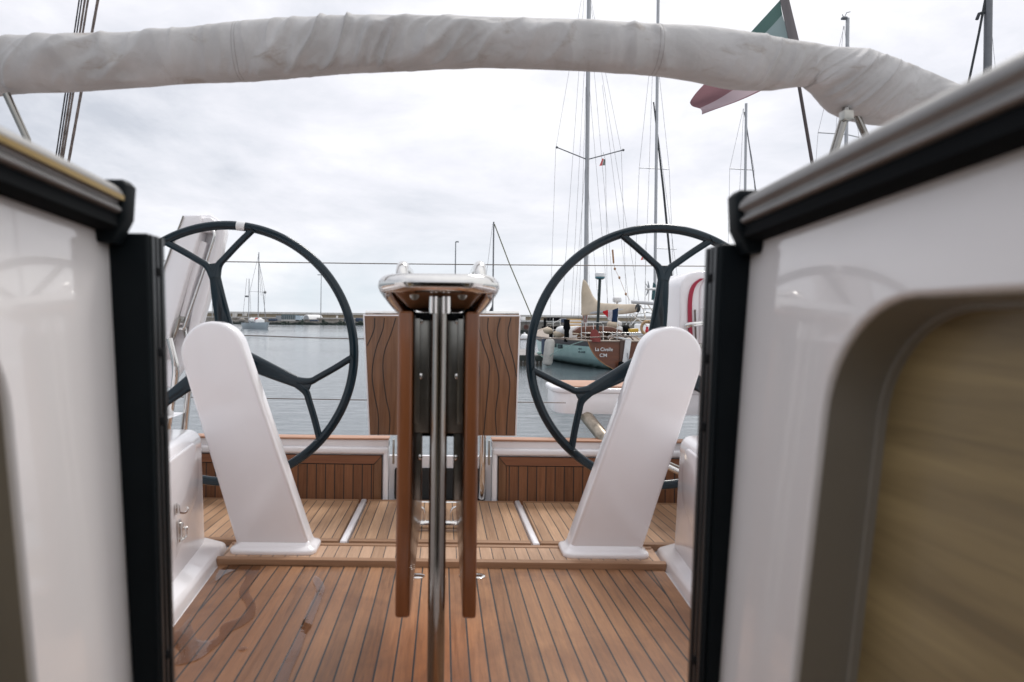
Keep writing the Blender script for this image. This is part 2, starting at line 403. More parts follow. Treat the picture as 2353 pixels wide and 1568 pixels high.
for s_ in (-1, 1):
    mb = MB(); mb.poly([(s_*1.3, -6 + 9.45*i/12, 1.216) for i in range(13)] + [(s_*(hull_sec(-6+9.45*i/12)+0.004), -6 + 9.45*i/12, 1.216) for i in range(12, -1, -1)] if s_ > 0 else [(s_*(hull_sec(-6+9.45*i/12)+0.004), -6 + 9.45*i/12, 1.216) for i in range(13)] + [(s_*1.3, -6 + 9.45*i/12, 1.216) for i in range(12, -1, -1)])
    struct(mb.build('side_deck', M_gel, smooth=0))

# sole: white base pan, teak laid on it, raised ledge
zf = lambda y, l: FZ(y)+l
def floorslab(xa0, xa1, xb0, xb1, y0, y1, l0, l1, bev=0.003):
    """from y0 (xa0..xa1) to y1 (xb0..xb1)"""
    return [(xa0,y0,zf(y0,l0)),(xa1,y0,zf(y0,l0)),(xb1,y1,zf(y1,l0)),(xb0,y1,zf(y1,l0)),(xa0,y0,zf(y0,l1)),(xa1,y0,zf(y0,l1)),(xb1,y1,zf(y1,l1)),(xb0,y1,zf(y1,l1))]
mb = MB(); mb.hexa(floorslab(-1.3, 1.3, -1.3, 1.3, 0.5, 3.42, -0.12, -0.006)); struct(mb.build('cockpit_pan', M_gel))
fx = lambda y: 0.808 - 0.085*(2.55-y)
mb = MB(); mb.hexa(floorslab(-fx(0.6), fx(0.6), -fx(2.455), fx(2.455), 0.6, 2.455, -0.005, 0.0)); struct(mb.build('cockpit_floor', M_floor, smooth=0))
LG = 0.022
mb = MB(); mb.hexa(floorslab(-0.80, 0.80, -0.82, 0.82, 2.462, 2.655, -0.02, LG-0.004), 0.003); struct(mb.build('floor_ledge', M_ledge, smooth=0))
mb = MB()
for y0, y1, lf in ((2.457, 2.492, LG), (2.640, 2.668, LG)):
    mb.hexa(floorslab(-0.81, 0.81, -0.82, 0.82, y0, y1, -0.02, lf), 0.004)
struct(mb.build('ledge_trim', M_teakx_pale))

def floor_hatch(label, x0, x1, x0b, x1b):
    y0, y1 = 2.690, 3.385
    t = thing('floor_hatch', label, 'floor hatch', ((x0+x1)/2, y0, FZ(y0)), 'teak floor hatches before the transom')
    mb = MB(); mb.hexa(floorslab(x0, x1, x0b, x1b, y0, y1, -0.004, 0.020), 0.004); mb.build('panel', M_hatch, t, 0)
    e = 0.001
    mb = MB(); mb.hexa(floorslab(x0-e, x1+e, x0-e, x1+e, y0-0.002, y0+0.034, 0.0, 0.0235), 0.003); mb.build('margin_board', M_teakx_pale, t); mb = MB()
    mb.hexa(floorslab(x0b-e, x1b+e, x0b-e, x1b+e, y1-0.020, y1+0.002, 0.0, 0.0235), 0.003)
    mb.build('margin_board', M_teakx_pale, t)
floor_hatch('teak floor hatch at far left, behind the left helm pedestal', -1.235, -0.410, -1.235, -0.414)
floor_hatch('middle teak floor hatch between the two white gutters', -0.366, 0.350, -0.368, 0.352)
floor_hatch('teak floor hatch at right, behind the right helm pedestal', 0.392, 1.225, 0.400, 1.225)
mb = MB()
for x in (-0.389, 0.373): mb.hexa(floorslab(x-0.014, x+0.014, x-0.014, x+0.014, 2.688, 3.40, -0.006, 0.024), 0.008, 3)
struct(mb.build('floor_gutter', M_gel))

# water lying on the port side of the sole
def puddle(pxs, smooth=4):
    pts = cr([(a, b, 0) for a, b in pxs], smooth, True)
    mb = MB(); mb.poly([PF(p.x, p.y, 0.0022) for p in pts])
    bmesh.ops.triangulate(mb.bm, faces=mb.bm.faces)
    o = mb.build('puddle', M_puddle, smooth=0); struct(o); return o
def pc(x, y): return ((x/2.5456)/1.0625, (1050 + y/2.5456)/1.0625)   # from the enlargement of the lower left
puddle([pc(*q) for q in [(1400,850),(1560,832),(1620,838),(1600,900),(1560,960),(1548,1010),(1580,1060),(1590,1110),(1570,1170),(1500,1220),(1440,1250),(1380,1310),(1300,1380),(1220,1430),(1130,1455),(1085,1450),(1120,1380),(1085,1340),(1075,1270),(1130,1220),(1190,1150),(1205,1110),(1185,1190),(1200,1240),(1225,1300),(1290,1310),(1360,1280),(1365,1230),(1400,1195),(1480,1170),(1530,1130),(1525,1080),(1490,1030),(1490,980),(1520,930),(1525,880),(1470,870),(1395,900),(1340,940),(1350,890)]], 3)
puddle([pc(*q) for q in [(1960,905),(2000,940),(2018,990),(1995,1060),(1960,1150),(1935,1220),(1900,1275),(1865,1380),(1815,1490),(1770,1600),(1700,1600),(1740,1480),(1800,1370),(1850,1270),(1880,1190),(1930,1080),(1965,1000),(1945,940)]])
puddle([pc(*q) for q in [(1480,1355),(1510,1345),(1540,1352),(1520,1368),(1490,1370)]])
puddle([pc(*q) for q in [(1420,838),(1600,826),(1800,830),(1990,835),(1960,848),(1750,842),(1560,843),(1450,850)]])

# ------------------------------------------------------------------ companionway around the camera
def wall_x(side, z): return (-0.408 + 0.063*(0.1-(z-CZ))) if side < 0 else (0.371 - 0.061*(0.1-(z-CZ)))
def top_z(y): return CZ + 0.104 + 0.045*(0.80-y)
def companion_wall(side, label):
    yf = 0.835; yn = -0.55
    hole_far = 0.656 if side > 0 else 0.630
    hz1 = CZ + (0.028 if side > 0 else 0.022); hz0 = CZ - 0.78; hy0 = -0.30; rad = 0.115
    t = thing('companionway_wall', label, 'wall', (wall_x(side, CZ), 0.15, CZ-0.9))
    # loops in (y, z)
    hole = []
    for cy, cz, a0 in ((hole_far-rad, hz1-rad, 90), (hy0+rad, hz1-rad, 180), (hy0+rad, hz0+rad, 270), (hole_far-rad, hz0+rad, 360)):
        for k in range(11):
            a = R(a0-90+90*k/10); hole.append((cy+rad*math.cos(a), cz+rad*math.sin(a)))
    hole = [(y + (z-CZ+0.1)*(-0.065), z) for y, z in hole]     # the far edge rakes aft as it goes down
    N = len(hole)
    def outer(i):
        q, k = divmod(i, 11); f = k/10
        zt_f, zt_n, zb = top_z(yf), top_z(yn), CZ-0.95
        C = [((yf, hz1-rad), (yf, zt_f), (hole_far-rad, top_z(hole_far-rad))), ((hy0+rad, top_z(hy0+rad)), (yn, zt_n), (yn, hz1-rad)),
             ((yn, hz0+rad), (yn, zb), (hy0+rad, zb)), ((hole_far-rad, zb), (yf, zb), (yf, hz0+rad))][q]
        a, b, c = C
        if f <= 0.5: g_ = f*2; return (a[0]+(b[0]-a[0])*g_, a[1]+(b[1]-a[1])*g_)
        g_ = f*2-1; return (b[0]+(c[0]-b[0])*g_, b[1]+(c[1]-b[1])*g_)
    V3 = lambda y, z, off=0.0: Vector((wall_x(side, z) + side*off, y, z))
    mb = MB(); bm = mb.bm
    ho = [bm.verts.new(V3(*p)) for p in hole]
    # rounded lip into the recess
    lip = []
    cyy = sum(p[0] for p in hole)/N; czz = sum(p[1] for p in hole)/N
    def inset(p, d):
        i = hole.index(p); a = Vector(hole[i-1]); c = Vector(hole[(i+1)%N]); tdir = (c-a).normalized(); nn = Vector((-tdir.y, tdir.x))
        if nn.dot(Vector((cyy, czz))-Vector(p)) < 0: nn = -nn
        return (p[0]+nn.x*d, p[1]+nn.y*d)
    ou = [bm.verts.new(V3(*outer(i))) for i in range(N)]
    for i in range(N): bm.faces.new((ou[i], ou[(i+1)%N], ho[(i+1)%N], ho[i]))
    # top return (rounded) and aft return edge
    mb.build('wall_panel', M_gelwall, t, 0)
    mb = MB(); bm = mb.bm
    lp = [[bm.verts.new(V3(*inset(p, d_), o_)) for p in hole] for d_, o_ in ((0.0, 0.0), (0.0025, 0.0008), (0.0046, 0.0026), (0.0058, 0.0050), (0.0060, 0.0085))]
    for A, B in zip(lp, lp[1:]):
        for i in range(N): bm.faces.new((A[i], A[(i+1)%N], B[(i+1)%N], B[i]))
    mb.build('recess_lip', M_gelwall, t, 70)
    mb = MB(); bm = mb.bm
    a = [bm.verts.new(V3(*inset(p, 0.0062), 0.007)) for p in hole]
    bq = [bm.verts.new(V3(*inset(p, 0.010), 0.050)) for p in hole]
    c = [bm.verts.new(V3(*inset(p, 0.014), 0.050)) for p in hole]
    d = [bm.verts.new(V3(*inset(p, 0.016), 0.058)) for p in hole]
    for A, B in ((a, bq), (bq, c), (c, d)):
        for i in range(N): bm.faces.new((A[i], A[(i+1)%N], B[(i+1)%N], B[i]))
    mb.build('recess_trim', M_trim, t, 40)
    mb = MB(); bm = mb.bm
    bm.faces.new([bm.verts.new(V3(*inset(p, 0.0155), 0.0565)) for p in hole]); mb.build('wood_panel', M_oak, t, 0)
    # rounded aft edge that turns away behind the frame, and the top flange
    mb = MB()
    def edge(u, v):
        z = CZ-0.95 + (top_z(yf)-(CZ-0.95))*u; a = v*math.pi/2
        return Vector((wall_x(side, z) + side*(0.016-0.016*math.cos(a)), yf + 0.016*math.sin(a), z))
    mb.grid(edge, 24, 5)
    def topf(u, v):
        y = yn + (yf-yn)*u; z = top_z(y); a = v*math.pi/2
        return Vector((wall_x(side, z) + side*(0.012-0.012*math.cos(a)+ (0.03 if v == 1 else 0)), y, z + 0.012*math.sin(a)*0.6))
    mb.grid(topf, 12, 5)
    mb.build('edge_return', M_gelwall, t, 60)
    return t
companion_wall(1, 'glossy white companionway side panel with large oak recess, right foreground')
companion_wall(-1, 'glossy white companionway side panel cut off by the left edge')

def door_frame(side, label):
    t = thing('door_frame', label, 'door frame', (side*0.33, 0.85, CZ-0.95))
    # inner edge and outer edge, top and bottom (relative to the eye)
    if side < 0: it, ib, ot, ob = -0.3600, -0.3400, -0.412, -0.372; zt = CZ + 0.101
    else:        it, ib, ot, ob =  0.3335, 0.3170,  0.374, 0.338;  zt = CZ + 0.096
    zb = CZ-0.95
    y0 = 0.826
    def slab(xa_t, xb_t, xa_b, xb_b, ya, yb, ztop, bev):
        c = [(xa_b,ya,zb),(xb_b,ya,zb),(xb_b,yb,zb),(xa_b,yb,zb),(xa_t,ya,ztop),(xb_t,ya,ztop),(xb_t,yb,ztop),(xa_t,yb,ztop)]
        mb = MB(); mb.hexa(c, bev, 3); return mb
    k = (0.95+0.1)/0.55
    lx = lambda a, b_: a + (b_-a)*k
    slab(it, ot, lx(it, ib), lx(ot, ob), y0, y0+0.040, zt, 0.004).build('jamb', M_black, t)
    # stepped track strips on the inner edge
    for ya, yb, o_ in ((0.007, 0.014, 0.0024), (0.020, 0.026, 0.0024), (0.032, 0.041, 0.0032)):
        w_ = -side*o_
        slab(it, it+w_, lx(it, ib), lx(it, ib)+w_, y0+ya, y0+yb, zt-0.002, 0.0010).build('track_lip', M_lip, t)
    for zz in (0.055, -0.045, -0.13, -0.42):
        z = CZ+zz; xm = it + (ib-it)*((0.1-zz)/0.55) - side*0.001
        mb = MB(); mb.box(xm-0.002, xm+0.002, y0+0.014, y0+0.033, z-0.006, z+0.006, 0.0015); mb.build('track_stop', M_rubber, t)
door_frame(-1, 'black companionway door frame with track, on the left')
door_frame(1, 'black companionway door frame with track, on the right')

def hatch_rail(side, label):
    y0, y1 = -0.5, 0.795
    xr = 0.3455 if side > 0 else -0.379
    t = thing('hatch_rail', label, 'rail', (xr, y1, CZ+0.13))
    base = 0.0 if side > 0 else 0.004
    zt = lambda y: CZ + base + 0.146 + 0.052*(0.8-y)
    sec = [(0.003, -0.031), (-0.001, -0.029), (-0.002, -0.026), (0.000, -0.0235), (0.0025, -0.021), (0.002, -0.017), (-0.003, -0.0145), (-0.004, -0.011), (-0.0025, -0.006), (0.0015, -0.001), (0.007, 0.0025), (0.014, 0.004), (0.026, 0.002), (0.036, -0.006), (0.040, -0.031)]
    def pr(sec, m, name, ya=y0, yb=y1, smooth=70):
        mb = MB(); bm = mb.bm
        A = [bm.verts.new((xr+side*sx, ya, zt(ya)+sz)) for sx, sz in sec]; B = [bm.verts.new((xr+side*sx, yb, zt(yb)+sz)) for sx, sz in sec]
        n = len(sec)
        for i in range(n): bm.faces.new((A[i], A[(i+1)%n], B[(i+1)%n], B[i]))
        bm.faces.new(A); bm.faces.new(list(reversed(B)))
        return mb.build(name, m, t, smooth)
    pr(sec, M_alu, 'slide_rail')
    if side < 0:
        pr([(-0.0046, -0.0160), (-0.0050, -0.0105), (0.004, -0.0105), (0.004, -0.0160)], M_gold, 'gold_strip')
    pr([(0.004, -0.0305), (0.002, -0.046), (0.012, -0.050), (0.046, -0.050), (0.046, -0.0305)], M_rubber, 'gasket')
    # moulded black end cap dropping onto the frame
    mb = MB()
    yc = y1
    prof = [(-0.006, 0.004), (0.000, 0.010), (0.020, 0.010), (0.046, 0.002), (0.050, -0.040), (0.030, -0.064), (0.010, -0.064), (-0.004, -0.036)]
    mb.prism([(xr+side*a, yc+0.001, zt(yc)+b_) for a, b_ in prof], (0, 0.030, 0), 0.005, 3)
    mb.build('end_cap', M_black, t)
hatch_rail(-1, 'aluminium hatch slide with gold strip, upper left foreground')
hatch_rail(1, 'grey aluminium hatch slide rising to the upper right corner')

# cabin around and behind the eye, coachroof on either side
for s in (-1, 1):
    mb = MB()
    xa, xb = sorted((s*0.475, s*1.45))
    mb.box(xa, xb, -3.2, 0.86, CZ-0.95, CZ+0.10, 0.02, 3); struct(mb.build('coachroof', M_gel))
    mb = MB(); xa, xb = sorted((s*0.430, s*0.475)); mb.box(xa, xb, 0.80, 0.853, CZ-0.95, CZ+0.09); struct(mb.build('bulkhead_edge', M_gel, smooth=0))
mb = MB(); mb.box(-1.4, 1.4, -3.2, 0.02, CZ+0.19, CZ+0.23); struct(mb.build('cabin_ceiling', M_cabinwood, smooth=0))  # unseen; front edge extended over the eye to darken the side walls
mb = MB(); mb.box(-0.48, 0.48, -3.2, -3.1, CZ-1.4, CZ+0.16); struct(mb.build('cabin_wall', M_cabinwood, smooth=0))
mb = MB(); mb.box(-0.48, 0.48, -3.2, 0.85, CZ-1.45, CZ-1.40); struct(mb.build('cabin_floor', M_cabinwood, smooth=0))
mb = MB(); mb.box(-0.40, 0.40, 0.865, 0.90, CZ-1.40, CZ-0.74); struct(mb.build('companionway_sill', M_gel, smooth=0))

# ------------------------------------------------------------------ cockpit coamings with seats
def coaming(side, label):
    t = thing('cockpit_coaming', label, 'coaming', (side*1.0, 1.8, FZ(1.8)))
    xb = lambda y: (0.893 if side < 0 else 0.876) - 0.115*(2.6-y); xt = lambda y: xb(y) + 0.024
    ya, yb = 0.87, 2.615; zt = CZ-0.425; zb = lambda y: CZ-0.845 - 0.012*(2.6-y)
    mb = MB()
    mb.hexa([(side*xb(ya),ya,zb(ya)-0.1),(side*xb(yb),yb,zb(yb)-0.1),(side*1.62,yb,zb(yb)-0.1),(side*1.62,ya,zb(ya)-0.1),
             (side*xt(ya),ya,zt),(side*xt(yb),yb,zt),(side*1.62,yb,zt),(side*1.62,ya,zt)], 0.045, 5)
    body = mb.build('body', M_gel, t, 50)
    # raised locker front with a rounded corner
    f = lambda y, z, o=0.0: Vector((side*(xb(y) + (xt(y)-xb(y))*((z-zb(y))/(zt-zb(y))) - o), y, z))
    y1_, y0_, z1_, z0_ = 2.49, 1.0, zt-0.028, CZ-0.675
    out = [(y0_, z1_), (y0_, z0_-0.16)]
    pts = [(y0_, z0_-0.15), (2.05, z0_-0.105), (2.36, z0_-0.005), (2.45, z0_+0.03), (y1_, z0_+0.09), (y1_+0.005, z1_-0.05), (y1_-0.03, z1_-0.005), (y1_-0.07, z1_), (y0_, z1_)]
    pts = [(p.x, p.y) for p in cr([(a, b_, 0) for a, b_ in pts[:8]], 6)] + [pts[8]]
    mb = MB(); mb.prism([f(a, b_, -0.006) for a, b_ in pts], (-side*0.014, 0, 0), 0.006, 3); mb.build('locker_front', M_gel, t, 50)
    mb = MB(); mb.box(*(sorted((side*1.06, side*1.55))), 0.95, 2.53, zt, zt+0.012, 0.004); mb.build('seat_slats', M_seat, t)
    # toe kerb along the foot
    kb = lambda y: fx(y)+0.012
    mb = MB()
    Y0, Y1 = 0.9, 2.63
    kx = lambda y: kb(y)-0.012
    mb.hexa([(side*kx(Y0),Y0,FZ(Y0)-0.03),(side*kx(Y1),Y1,FZ(Y1)-0.03),(side*(xb(Y1)+0.06),Y1,FZ(Y1)-0.03),(side*(xb(Y0)+0.06),Y0,FZ(Y0)-0.03),
             (side*(kx(Y0)+0.016),Y0,FZ(Y0)+0.032),(side*(kx(Y1)+0.016),Y1,FZ(Y1)+0.032),(side*(xb(Y1)+0.06),Y1,FZ(Y1)+0.062),(side*(xb(Y0)+0.06),Y0,FZ(Y0)+0.062)], 0.014, 4)
    mb.build('toe_kerb', M_gel, t, 50)
    return t, f
tl, fl = coaming(-1, 'white moulded cockpit side with steel latches, left of the left pedestal')
tr_, fr_ = coaming(1, 'white moulded cockpit side half hidden by the right door frame')
# latches on the port locker
def latch(px, py, h, hook):
    c = fl(2.19 if not hook else 2.165, P(px, py, 2.18).z, 0.012)
    mb = MB(); w_ = h*0.28
    mb.box(c.x-0.003, c.x+0.004, c.y-w_/2, c.y+w_/2, c.z-h/2, c.z+h/2, 0.002)
    mb.box(c.x+0.003, c.x+0.014, c.y-w_*0.22, c.y+w_*0.22, c.z-h*0.35, c.z+h*0.38, 0.003)
    o = mb.build('latch', M_steel, tl)
    mb = MB()
    if hook:
        mb.tube(cr([(c.x+0.012, c.y, c.z-h*0.3), (c.x+0.024, c.y+0.012, c.z-h*0.42), (c.x+0.030, c.y+0.022, c.z-h*0.2), (c.x+0.026, c.y+0.024, c.z)], 5), 0.0035, 8)
    else:
        mb.tube(cr([(c.x+0.010, c.y-0.010, c.z-h*0.40), (c.x+0.018, c.y+0.012, c.z-h*0.30), (c.x+0.018, c.y+0.014, c.z-h*0.05), (c.x+0.012, c.y, c.z+h*0.1)], 5), 0.003, 8)
        mb.ball((c.x+0.018, c.y+0.012, c.z+0.004), 0.007)
    mb.build('hook', M_steel, o)
latch(397, 1167, 0.036, True); latch(404, 1222, 0.072, False)

# ------------------------------------------------------------------ helm pedestals
CX = -0.008
def pedestal(side, label):
    bx, tx = CX+side*0.621, CX+side*0.861
    yb, yt = 2.60, 2.60
    zb = CZ-0.857; zc = CZ-0.137; rb, rt = 0.135, 0.119
    t = thing('helm_pedestal', label, 'pedestal', (bx, yb, zb), 'helm pedestals')
    ax = Vector((tx-bx, 0, zc-zb)); L = ax.length; ax.normalize(); nr = Vector((ax.z, 0, -ax.x))
    B = Vector((bx, yb, zb)); T = Vector((tx, yt, zc))
    hx = 1.0/abs(nr.x)*1.0
    pts = [Vector((bx-rb*1.03, yb, zb)), ]
    a0 = T - nr*rt; pts.append(a0)
    for k in range(1, 24):
        a = math.pi*k/24; pts.append(T - nr*rt*math.cos(a) + ax*rt*math.sin(a)*1.02)
    pts.append(T + nr*rt); pts.append(Vector((bx+rb*1.03, yb, zb)))
    pts = [p - Vector((0, 0.045, 0)) for p in pts]
    mb = MB(); mb.prism(pts, (0, 0.09, 0), 0.016, 5); mb.build('column', M_gel, t, 50)
    # foot flange with a coved skirt
    mb = MB(); rings = []
    def rr(hx_, hy_, z, r=0.035, n=6):
        o = []
        for sx, sy, a0 in ((1,1,0),(-1,1,90),(-1,-1,180),(1,-1,270)):
            for k in range(n+1):
                a = R(a0+90*k/n); o.append(mb.bm.verts.new((bx + sx*(hx_-r)+r*math.cos(a), yb + sy*(hy_-r)+r*math.sin(a), z)))
        return o
    z0 = zb-0.0
    prof = [(rb+0.024, 0.079, z0-0.022, .034), (rb+0.026, 0.081, z0-0.017, .036), (rb+0.026, 0.081, z0-0.008, .036), (rb+0.022, 0.077, z0-0.002, .034), (rb+0.010, 0.062, z0+0.003, .028), (rb+0.002, 0.050, z0+0.009, .018), (rb-0.003, 0.042, z0+0.020, .012)]
    rings = [rr(*p) for p in prof]; n = len(rings[0])
    for A, C in zip(rings, rings[1:]):
        for i in range(n): mb.bm.faces.new((A[i], A[(i+1)%n], C[(i+1)%n], C[i]))
    mb.bm.faces.new(list(reversed(rings[0]))); mb.bm.faces.new(rings[-1])
    mb.build('foot_flange', M_gel, t, 60)
    mb = MB(); Rx = Matrix.Rotation(-math.pi/2, 3, 'X')
    mb.lathe([(0.045, 0), (0.045, 0.09), (0.038, 0.10)], (CX+side*0.888, 2.64, CZ-0.134), 20, Rx); mb.build('hub_boss', M_black, t)
    return t
pedestal(-1, 'white leaning helm pedestal in front of the left steering wheel')
pedestal(1, 'white leaning helm pedestal in front of the right steering wheel')

# ------------------------------------------------------------------ steering wheels
def wheel(cx, cz, ang, label, mark=None):
    yw = 2.80; Ro = 0.5445
    t = thing('steering_wheel', label, 'steering wheel', (cx, yw, cz), 'steering wheels')
    c = Vector((cx, yw, cz)); rm = Ro-0.0185
    pol = lambda r, a, dy=0.0: c + Vector((r*math.cos(R(a)), dy, r*math.sin(R(a))))
    # rim: rounded section with two grooves on the face
    prof = []
    for k in range(28):
        a = 2*math.pi*k/28; rr_ = 1.0
        x_ = 0.0185*math.cos(a); y_ = 0.0165*math.sin(a)
        for gx in (-0.006, 0.005):
            if y_ < 0: y_ += 0.0030*math.exp(-((x_-gx)/0.0016)**2)
        prof.append((x_, y_))
    mb = MB()
    def rim(u, v):
        k = int(round(v*28)) % 28; a = 360*u; return pol(rm+prof[k][0], a, prof[k][1])
    mb.grid(rim, 160, 28, True, True); mb.build('rim', M_wheel, t, 60)
    if mark is not None:
        mb = MB(); mb.grid(lambda u, v: pol(rm+0.0194*math.cos(2*math.pi*v), mark-1.9+3.8*u, 0.0174*math.sin(2*math.pi*v)), 8, 24, False, True); mb.build('king_spoke_mark', M_mark, t, 60)
    for s in range(3):
        a = ang + 120*s
        mb = MB(); rad = pol(1, a) - c; tan = pol(1, a+90) - c
        yj = 0.355; q = lambda al, tt, dy=0.0: c + rad*al + tan*tt + Vector((0, dy, 0))
        mb.tube(cr([q(0.02, 0, 0.05), q(0.10, 0, 0.035), q(0.22, 0, 0.012), q(0.31, 0, 0.0), q(0.365, 0, 0.0)], 6), [0.052-0.030*min(1, (i/24))**0.8 for i in range(25)], 14, flat=0.62) if False else None
        pth = cr([q(0.02, 0, 0.05), q(0.10, 0, 0.035), q(0.22, 0, 0.012), q(0.31, 0, 0.002), q(0.372, 0, 0.0)], 6)
        rads = [0.044 - 0.0235*min(1.0, (p-c).length/0.36) for p in pth]
        # flattened: draw the limb as a grid with elliptical section
        def limb(pth, rads, flat):
            nn = 14
            def fn(u, v):
                i = min(len(pth)-1, int(round(u*(len(pth)-1)))); p = pth[i]
                d = (pth[min(i+1, len(pth)-1)] - pth[max(i-1, 0)]).normalized(); sdir = d.cross(Vector((0, 1, 0))).normalized(); ydir = sdir.cross(d).normalized()
                th = 2*math.pi*v; ca, sa = math.cos(th), math.sin(th)
                ca = math.copysign(abs(ca)**0.75, ca); sa = math.copysign(abs(sa)**0.75, sa)
                return p + sdir*rads[i]*ca + ydir*max(0.0125, rads[i]*flat)*sa
            mb.grid(fn, len(pth), nn, False, True)
        limb(pth, rads, 0.55)
        for sg in (-1, 1):
            e = pol(rm-0.004, a+sg*20.5)
            j = q(yj, 0.0)
            br = cr([q(0.315, sg*0.004), q(0.362, sg*0.022), (j+(e-j)*0.30) + rad*-0.004, (j+(e-j)*0.62), (j+(e-j)*0.92), e], 6)
            n = len(br); rads2 = []
            for i in range(n):
                u = i/(n-1); rads2.append(0.0138 + 0.0055*max(0, 1-u/0.30) + 0.010*max(0, (u-0.86)/0.14)**2)
            limb(br, rads2, 0.85)
        mb.build('spoke', M_wheel, t, 60)
    mb = MB(); Rx = Matrix.Rotation(-math.pi/2, 3, 'X')
    mb.lathe([(0.02, -0.07), (0.055, -0.06), (0.065, 0.0), (0.062, 0.05), (0.04, 0.07)], c + Vector((0, 0.02, 0)), 24, Rx); mb.build('hub', M_wheel, t)
    return t
wheel(-0.8945, CZ-0.149, 98.7, 'navy black steering wheel with a white rim mark, on the left', 83.8)
wheel(0.8800, CZ-0.1415, 87.0, 'navy black steering wheel with no rim mark showing, on the right')

# ------------------------------------------------------------------ transom
def transom(label, x0, x1, inner):
    y = 3.42; zt = CZ-0.597
    t = thing('transom_panel', label, 'transom', ((x0+x1)/2, y, FZ(y)))
    sg = 1 if inner == x1 else -1
    mb = MB(); mb.box(x0, x1, y+0.012, y+0.085, FZ(y)-0.3, zt-0.012, 0.006, 3)
    # rolled white moulding along the top and down beside the opening
    mb.box(x0, x1, y-0.010, y+0.05, zt-0.080, zt-0.045, 0.012, 4)
    mb.box(x0, x1, y+0.004, y+0.06, zt-0.046, zt-0.0095, 0.003, 3)
    mb.box(*sorted((inner, inner-sg*0.026)), y-0.008, y+0.05, FZ(y)-0.05, zt-0.060, 0.010, 3)
    mb.build('moulding', M_gel, t, 50)
    mb = MB(); mb.box(x0-0.002, x1+0.002, y-0.004, y+0.080, zt-0.009, zt, 0.003, 2); mb.build('teak_cap', M_teakcap, t)
    ix = inner - sg*0.030; a, b_ = sorted((ix, x0 if sg > 0 else x1)); z1 = zt-0.084; z0 = FZ(y)-0.01
    mb = MB(); mb.box(a, b_, y+0.004, y+0.011, z0, z1-0.002); mb.build('caulk_bed', M_caulk, t, 0)
    mb = MB(); mb.box(*sorted((ix-sg*0.044, x0 if sg > 0 else x1)), y-0.001, y+0.005, z0, z1-0.050); mb.build('teak_planking', M_trans, t, 0)
    mb = MB(); fx0, fx1 = (x0, ix-sg*0.003) if sg > 0 else (ix+0.003, x1)
    zo, zi = z1-0.004, z1-0.045
    o_in, i_in = ix-sg*0.004, ix-sg*0.041
    far = x0 if sg > 0 else x1
    mb.prism([(o_in-sg*0.001, y-0.002, zo), (i_in-sg*0.001, y-0.002, zi), (far, y-0.002, zi), (far, y-0.002, zo)], (0, 0.007, 0))
    mb.build('margin_board', M_teakx, t, 0)
    mb = MB(); mb.prism([(o_in, y-0.002, zo-0.005), (i_in, y-0.002, zi-0.004), (i_in, y-0.002, z0), (o_in, y-0.002, z0)], (0, 0.007, 0)); mb.build('margin_board', M_walnut, t, 0)
transom('teak planked transom section behind the left wheel', -1.30, -0.272, -0.272)
transom('teak planked transom section behind the right wheel', 0.247, 1.29, 0.247)
mb = MB(); mb.box(-0.272, 0.247, 3.50, 3.53, FZ(3.5)-0.2, CZ-0.70); struct(mb.build('transom_recess', M_gel, smooth=0))
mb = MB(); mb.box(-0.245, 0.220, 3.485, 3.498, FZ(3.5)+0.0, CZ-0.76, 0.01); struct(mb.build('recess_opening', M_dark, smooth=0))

# fold-up wooden panel over the opening, on two bent steel legs
t = thing('gate_panel', 'brown wooden panel with wavy black inlay lines behind the table', 'panel', (-0.01, 3.40, FZ(3.4)))
yp = 3.385
c4 = [P(837, 726, yp), P(1194, 727, yp), P(1184, 1002, yp), P(850, 1000, yp)]
mb = MB(); mb.prism(c4, (0, 0.028, 0), 0.007, 3); mb.build('board', M_walnut, t)
mb = MB(); e = [P(834, 722, yp+.006), P(1197, 723, yp+.006), P(1187, 1003, yp+.006), P(847, 1001, yp+.006)]
mb.prism(e, (0, 0.034, 0), 0.004, 2); mb.build('backing_sheet', M_gel, t)
mb = MB(); a, b_ = P(840, 720, yp+0.016), P(1192, 721, yp+0.016); mb.tube([a, b_], 0.012, 12); mb.build('top_tube', M_steel, t)
def c5(x, y): return ((800 + x/2.6133)/1.0625, (500 + y/2.6133)/1.0625)
lines = [[(960,752),(985,870),(1028,1000),(1028,1110),(1012,1290),(995,1470)], [(1025,722),(1022,800),(1045,900),(1085,1060),(1092,1160),(1072,1330),(1078,1470)],
         [(1102,722),(1085,790),(1085,860),(1130,1000),(1162,1130),(1150,1290),(1140,1470)], [(1170,722),(1152,800),(1156,880),(1185,990),(1205,1100)],
         [(960,990),(968,1060),(962,1110)], [(300,722),(297,790),(275,850),(252,900)], [(362,722),(350,800),(305,930),(283,1080),(300,1220),(322,1340),(322,1470)],
         [(435,722),(405,820),(362,940),(353,1060),(372,1230),(396,1350),(392,1470)]]
for ln in lines:
    pts = [P(*c5(q.x, q.y), yp-0.0005) for q in cr([(a, b_, 0) for a, b_ in ln], 7)]
    mb = MB(); mb.tube(pts, 0.0022, 6); mb.build('inlay_line', M_caulk, t)
for px in (937, 1109):
    q = P(px, 1000, 3.40)
    mb = MB(); mb.tube(fillet([(q.x, 3.405, CZ-0.50), (q.x, 3.402, FZ(3.4)+0.09), (q.x, 3.43, FZ(3.4)+0.028)], 0.05), 0.0175, 14); mb.build('leg', M_steel, t)
for px in (905, 1124): q = P(px, 1000, 3.41); mb = MB(); mb.box(q.x-0.005, q.x+0.005, 3.39, 3.43, CZ-0.72, CZ-0.60, 0.002); mb.build('hinge_strap', M_brush, t)
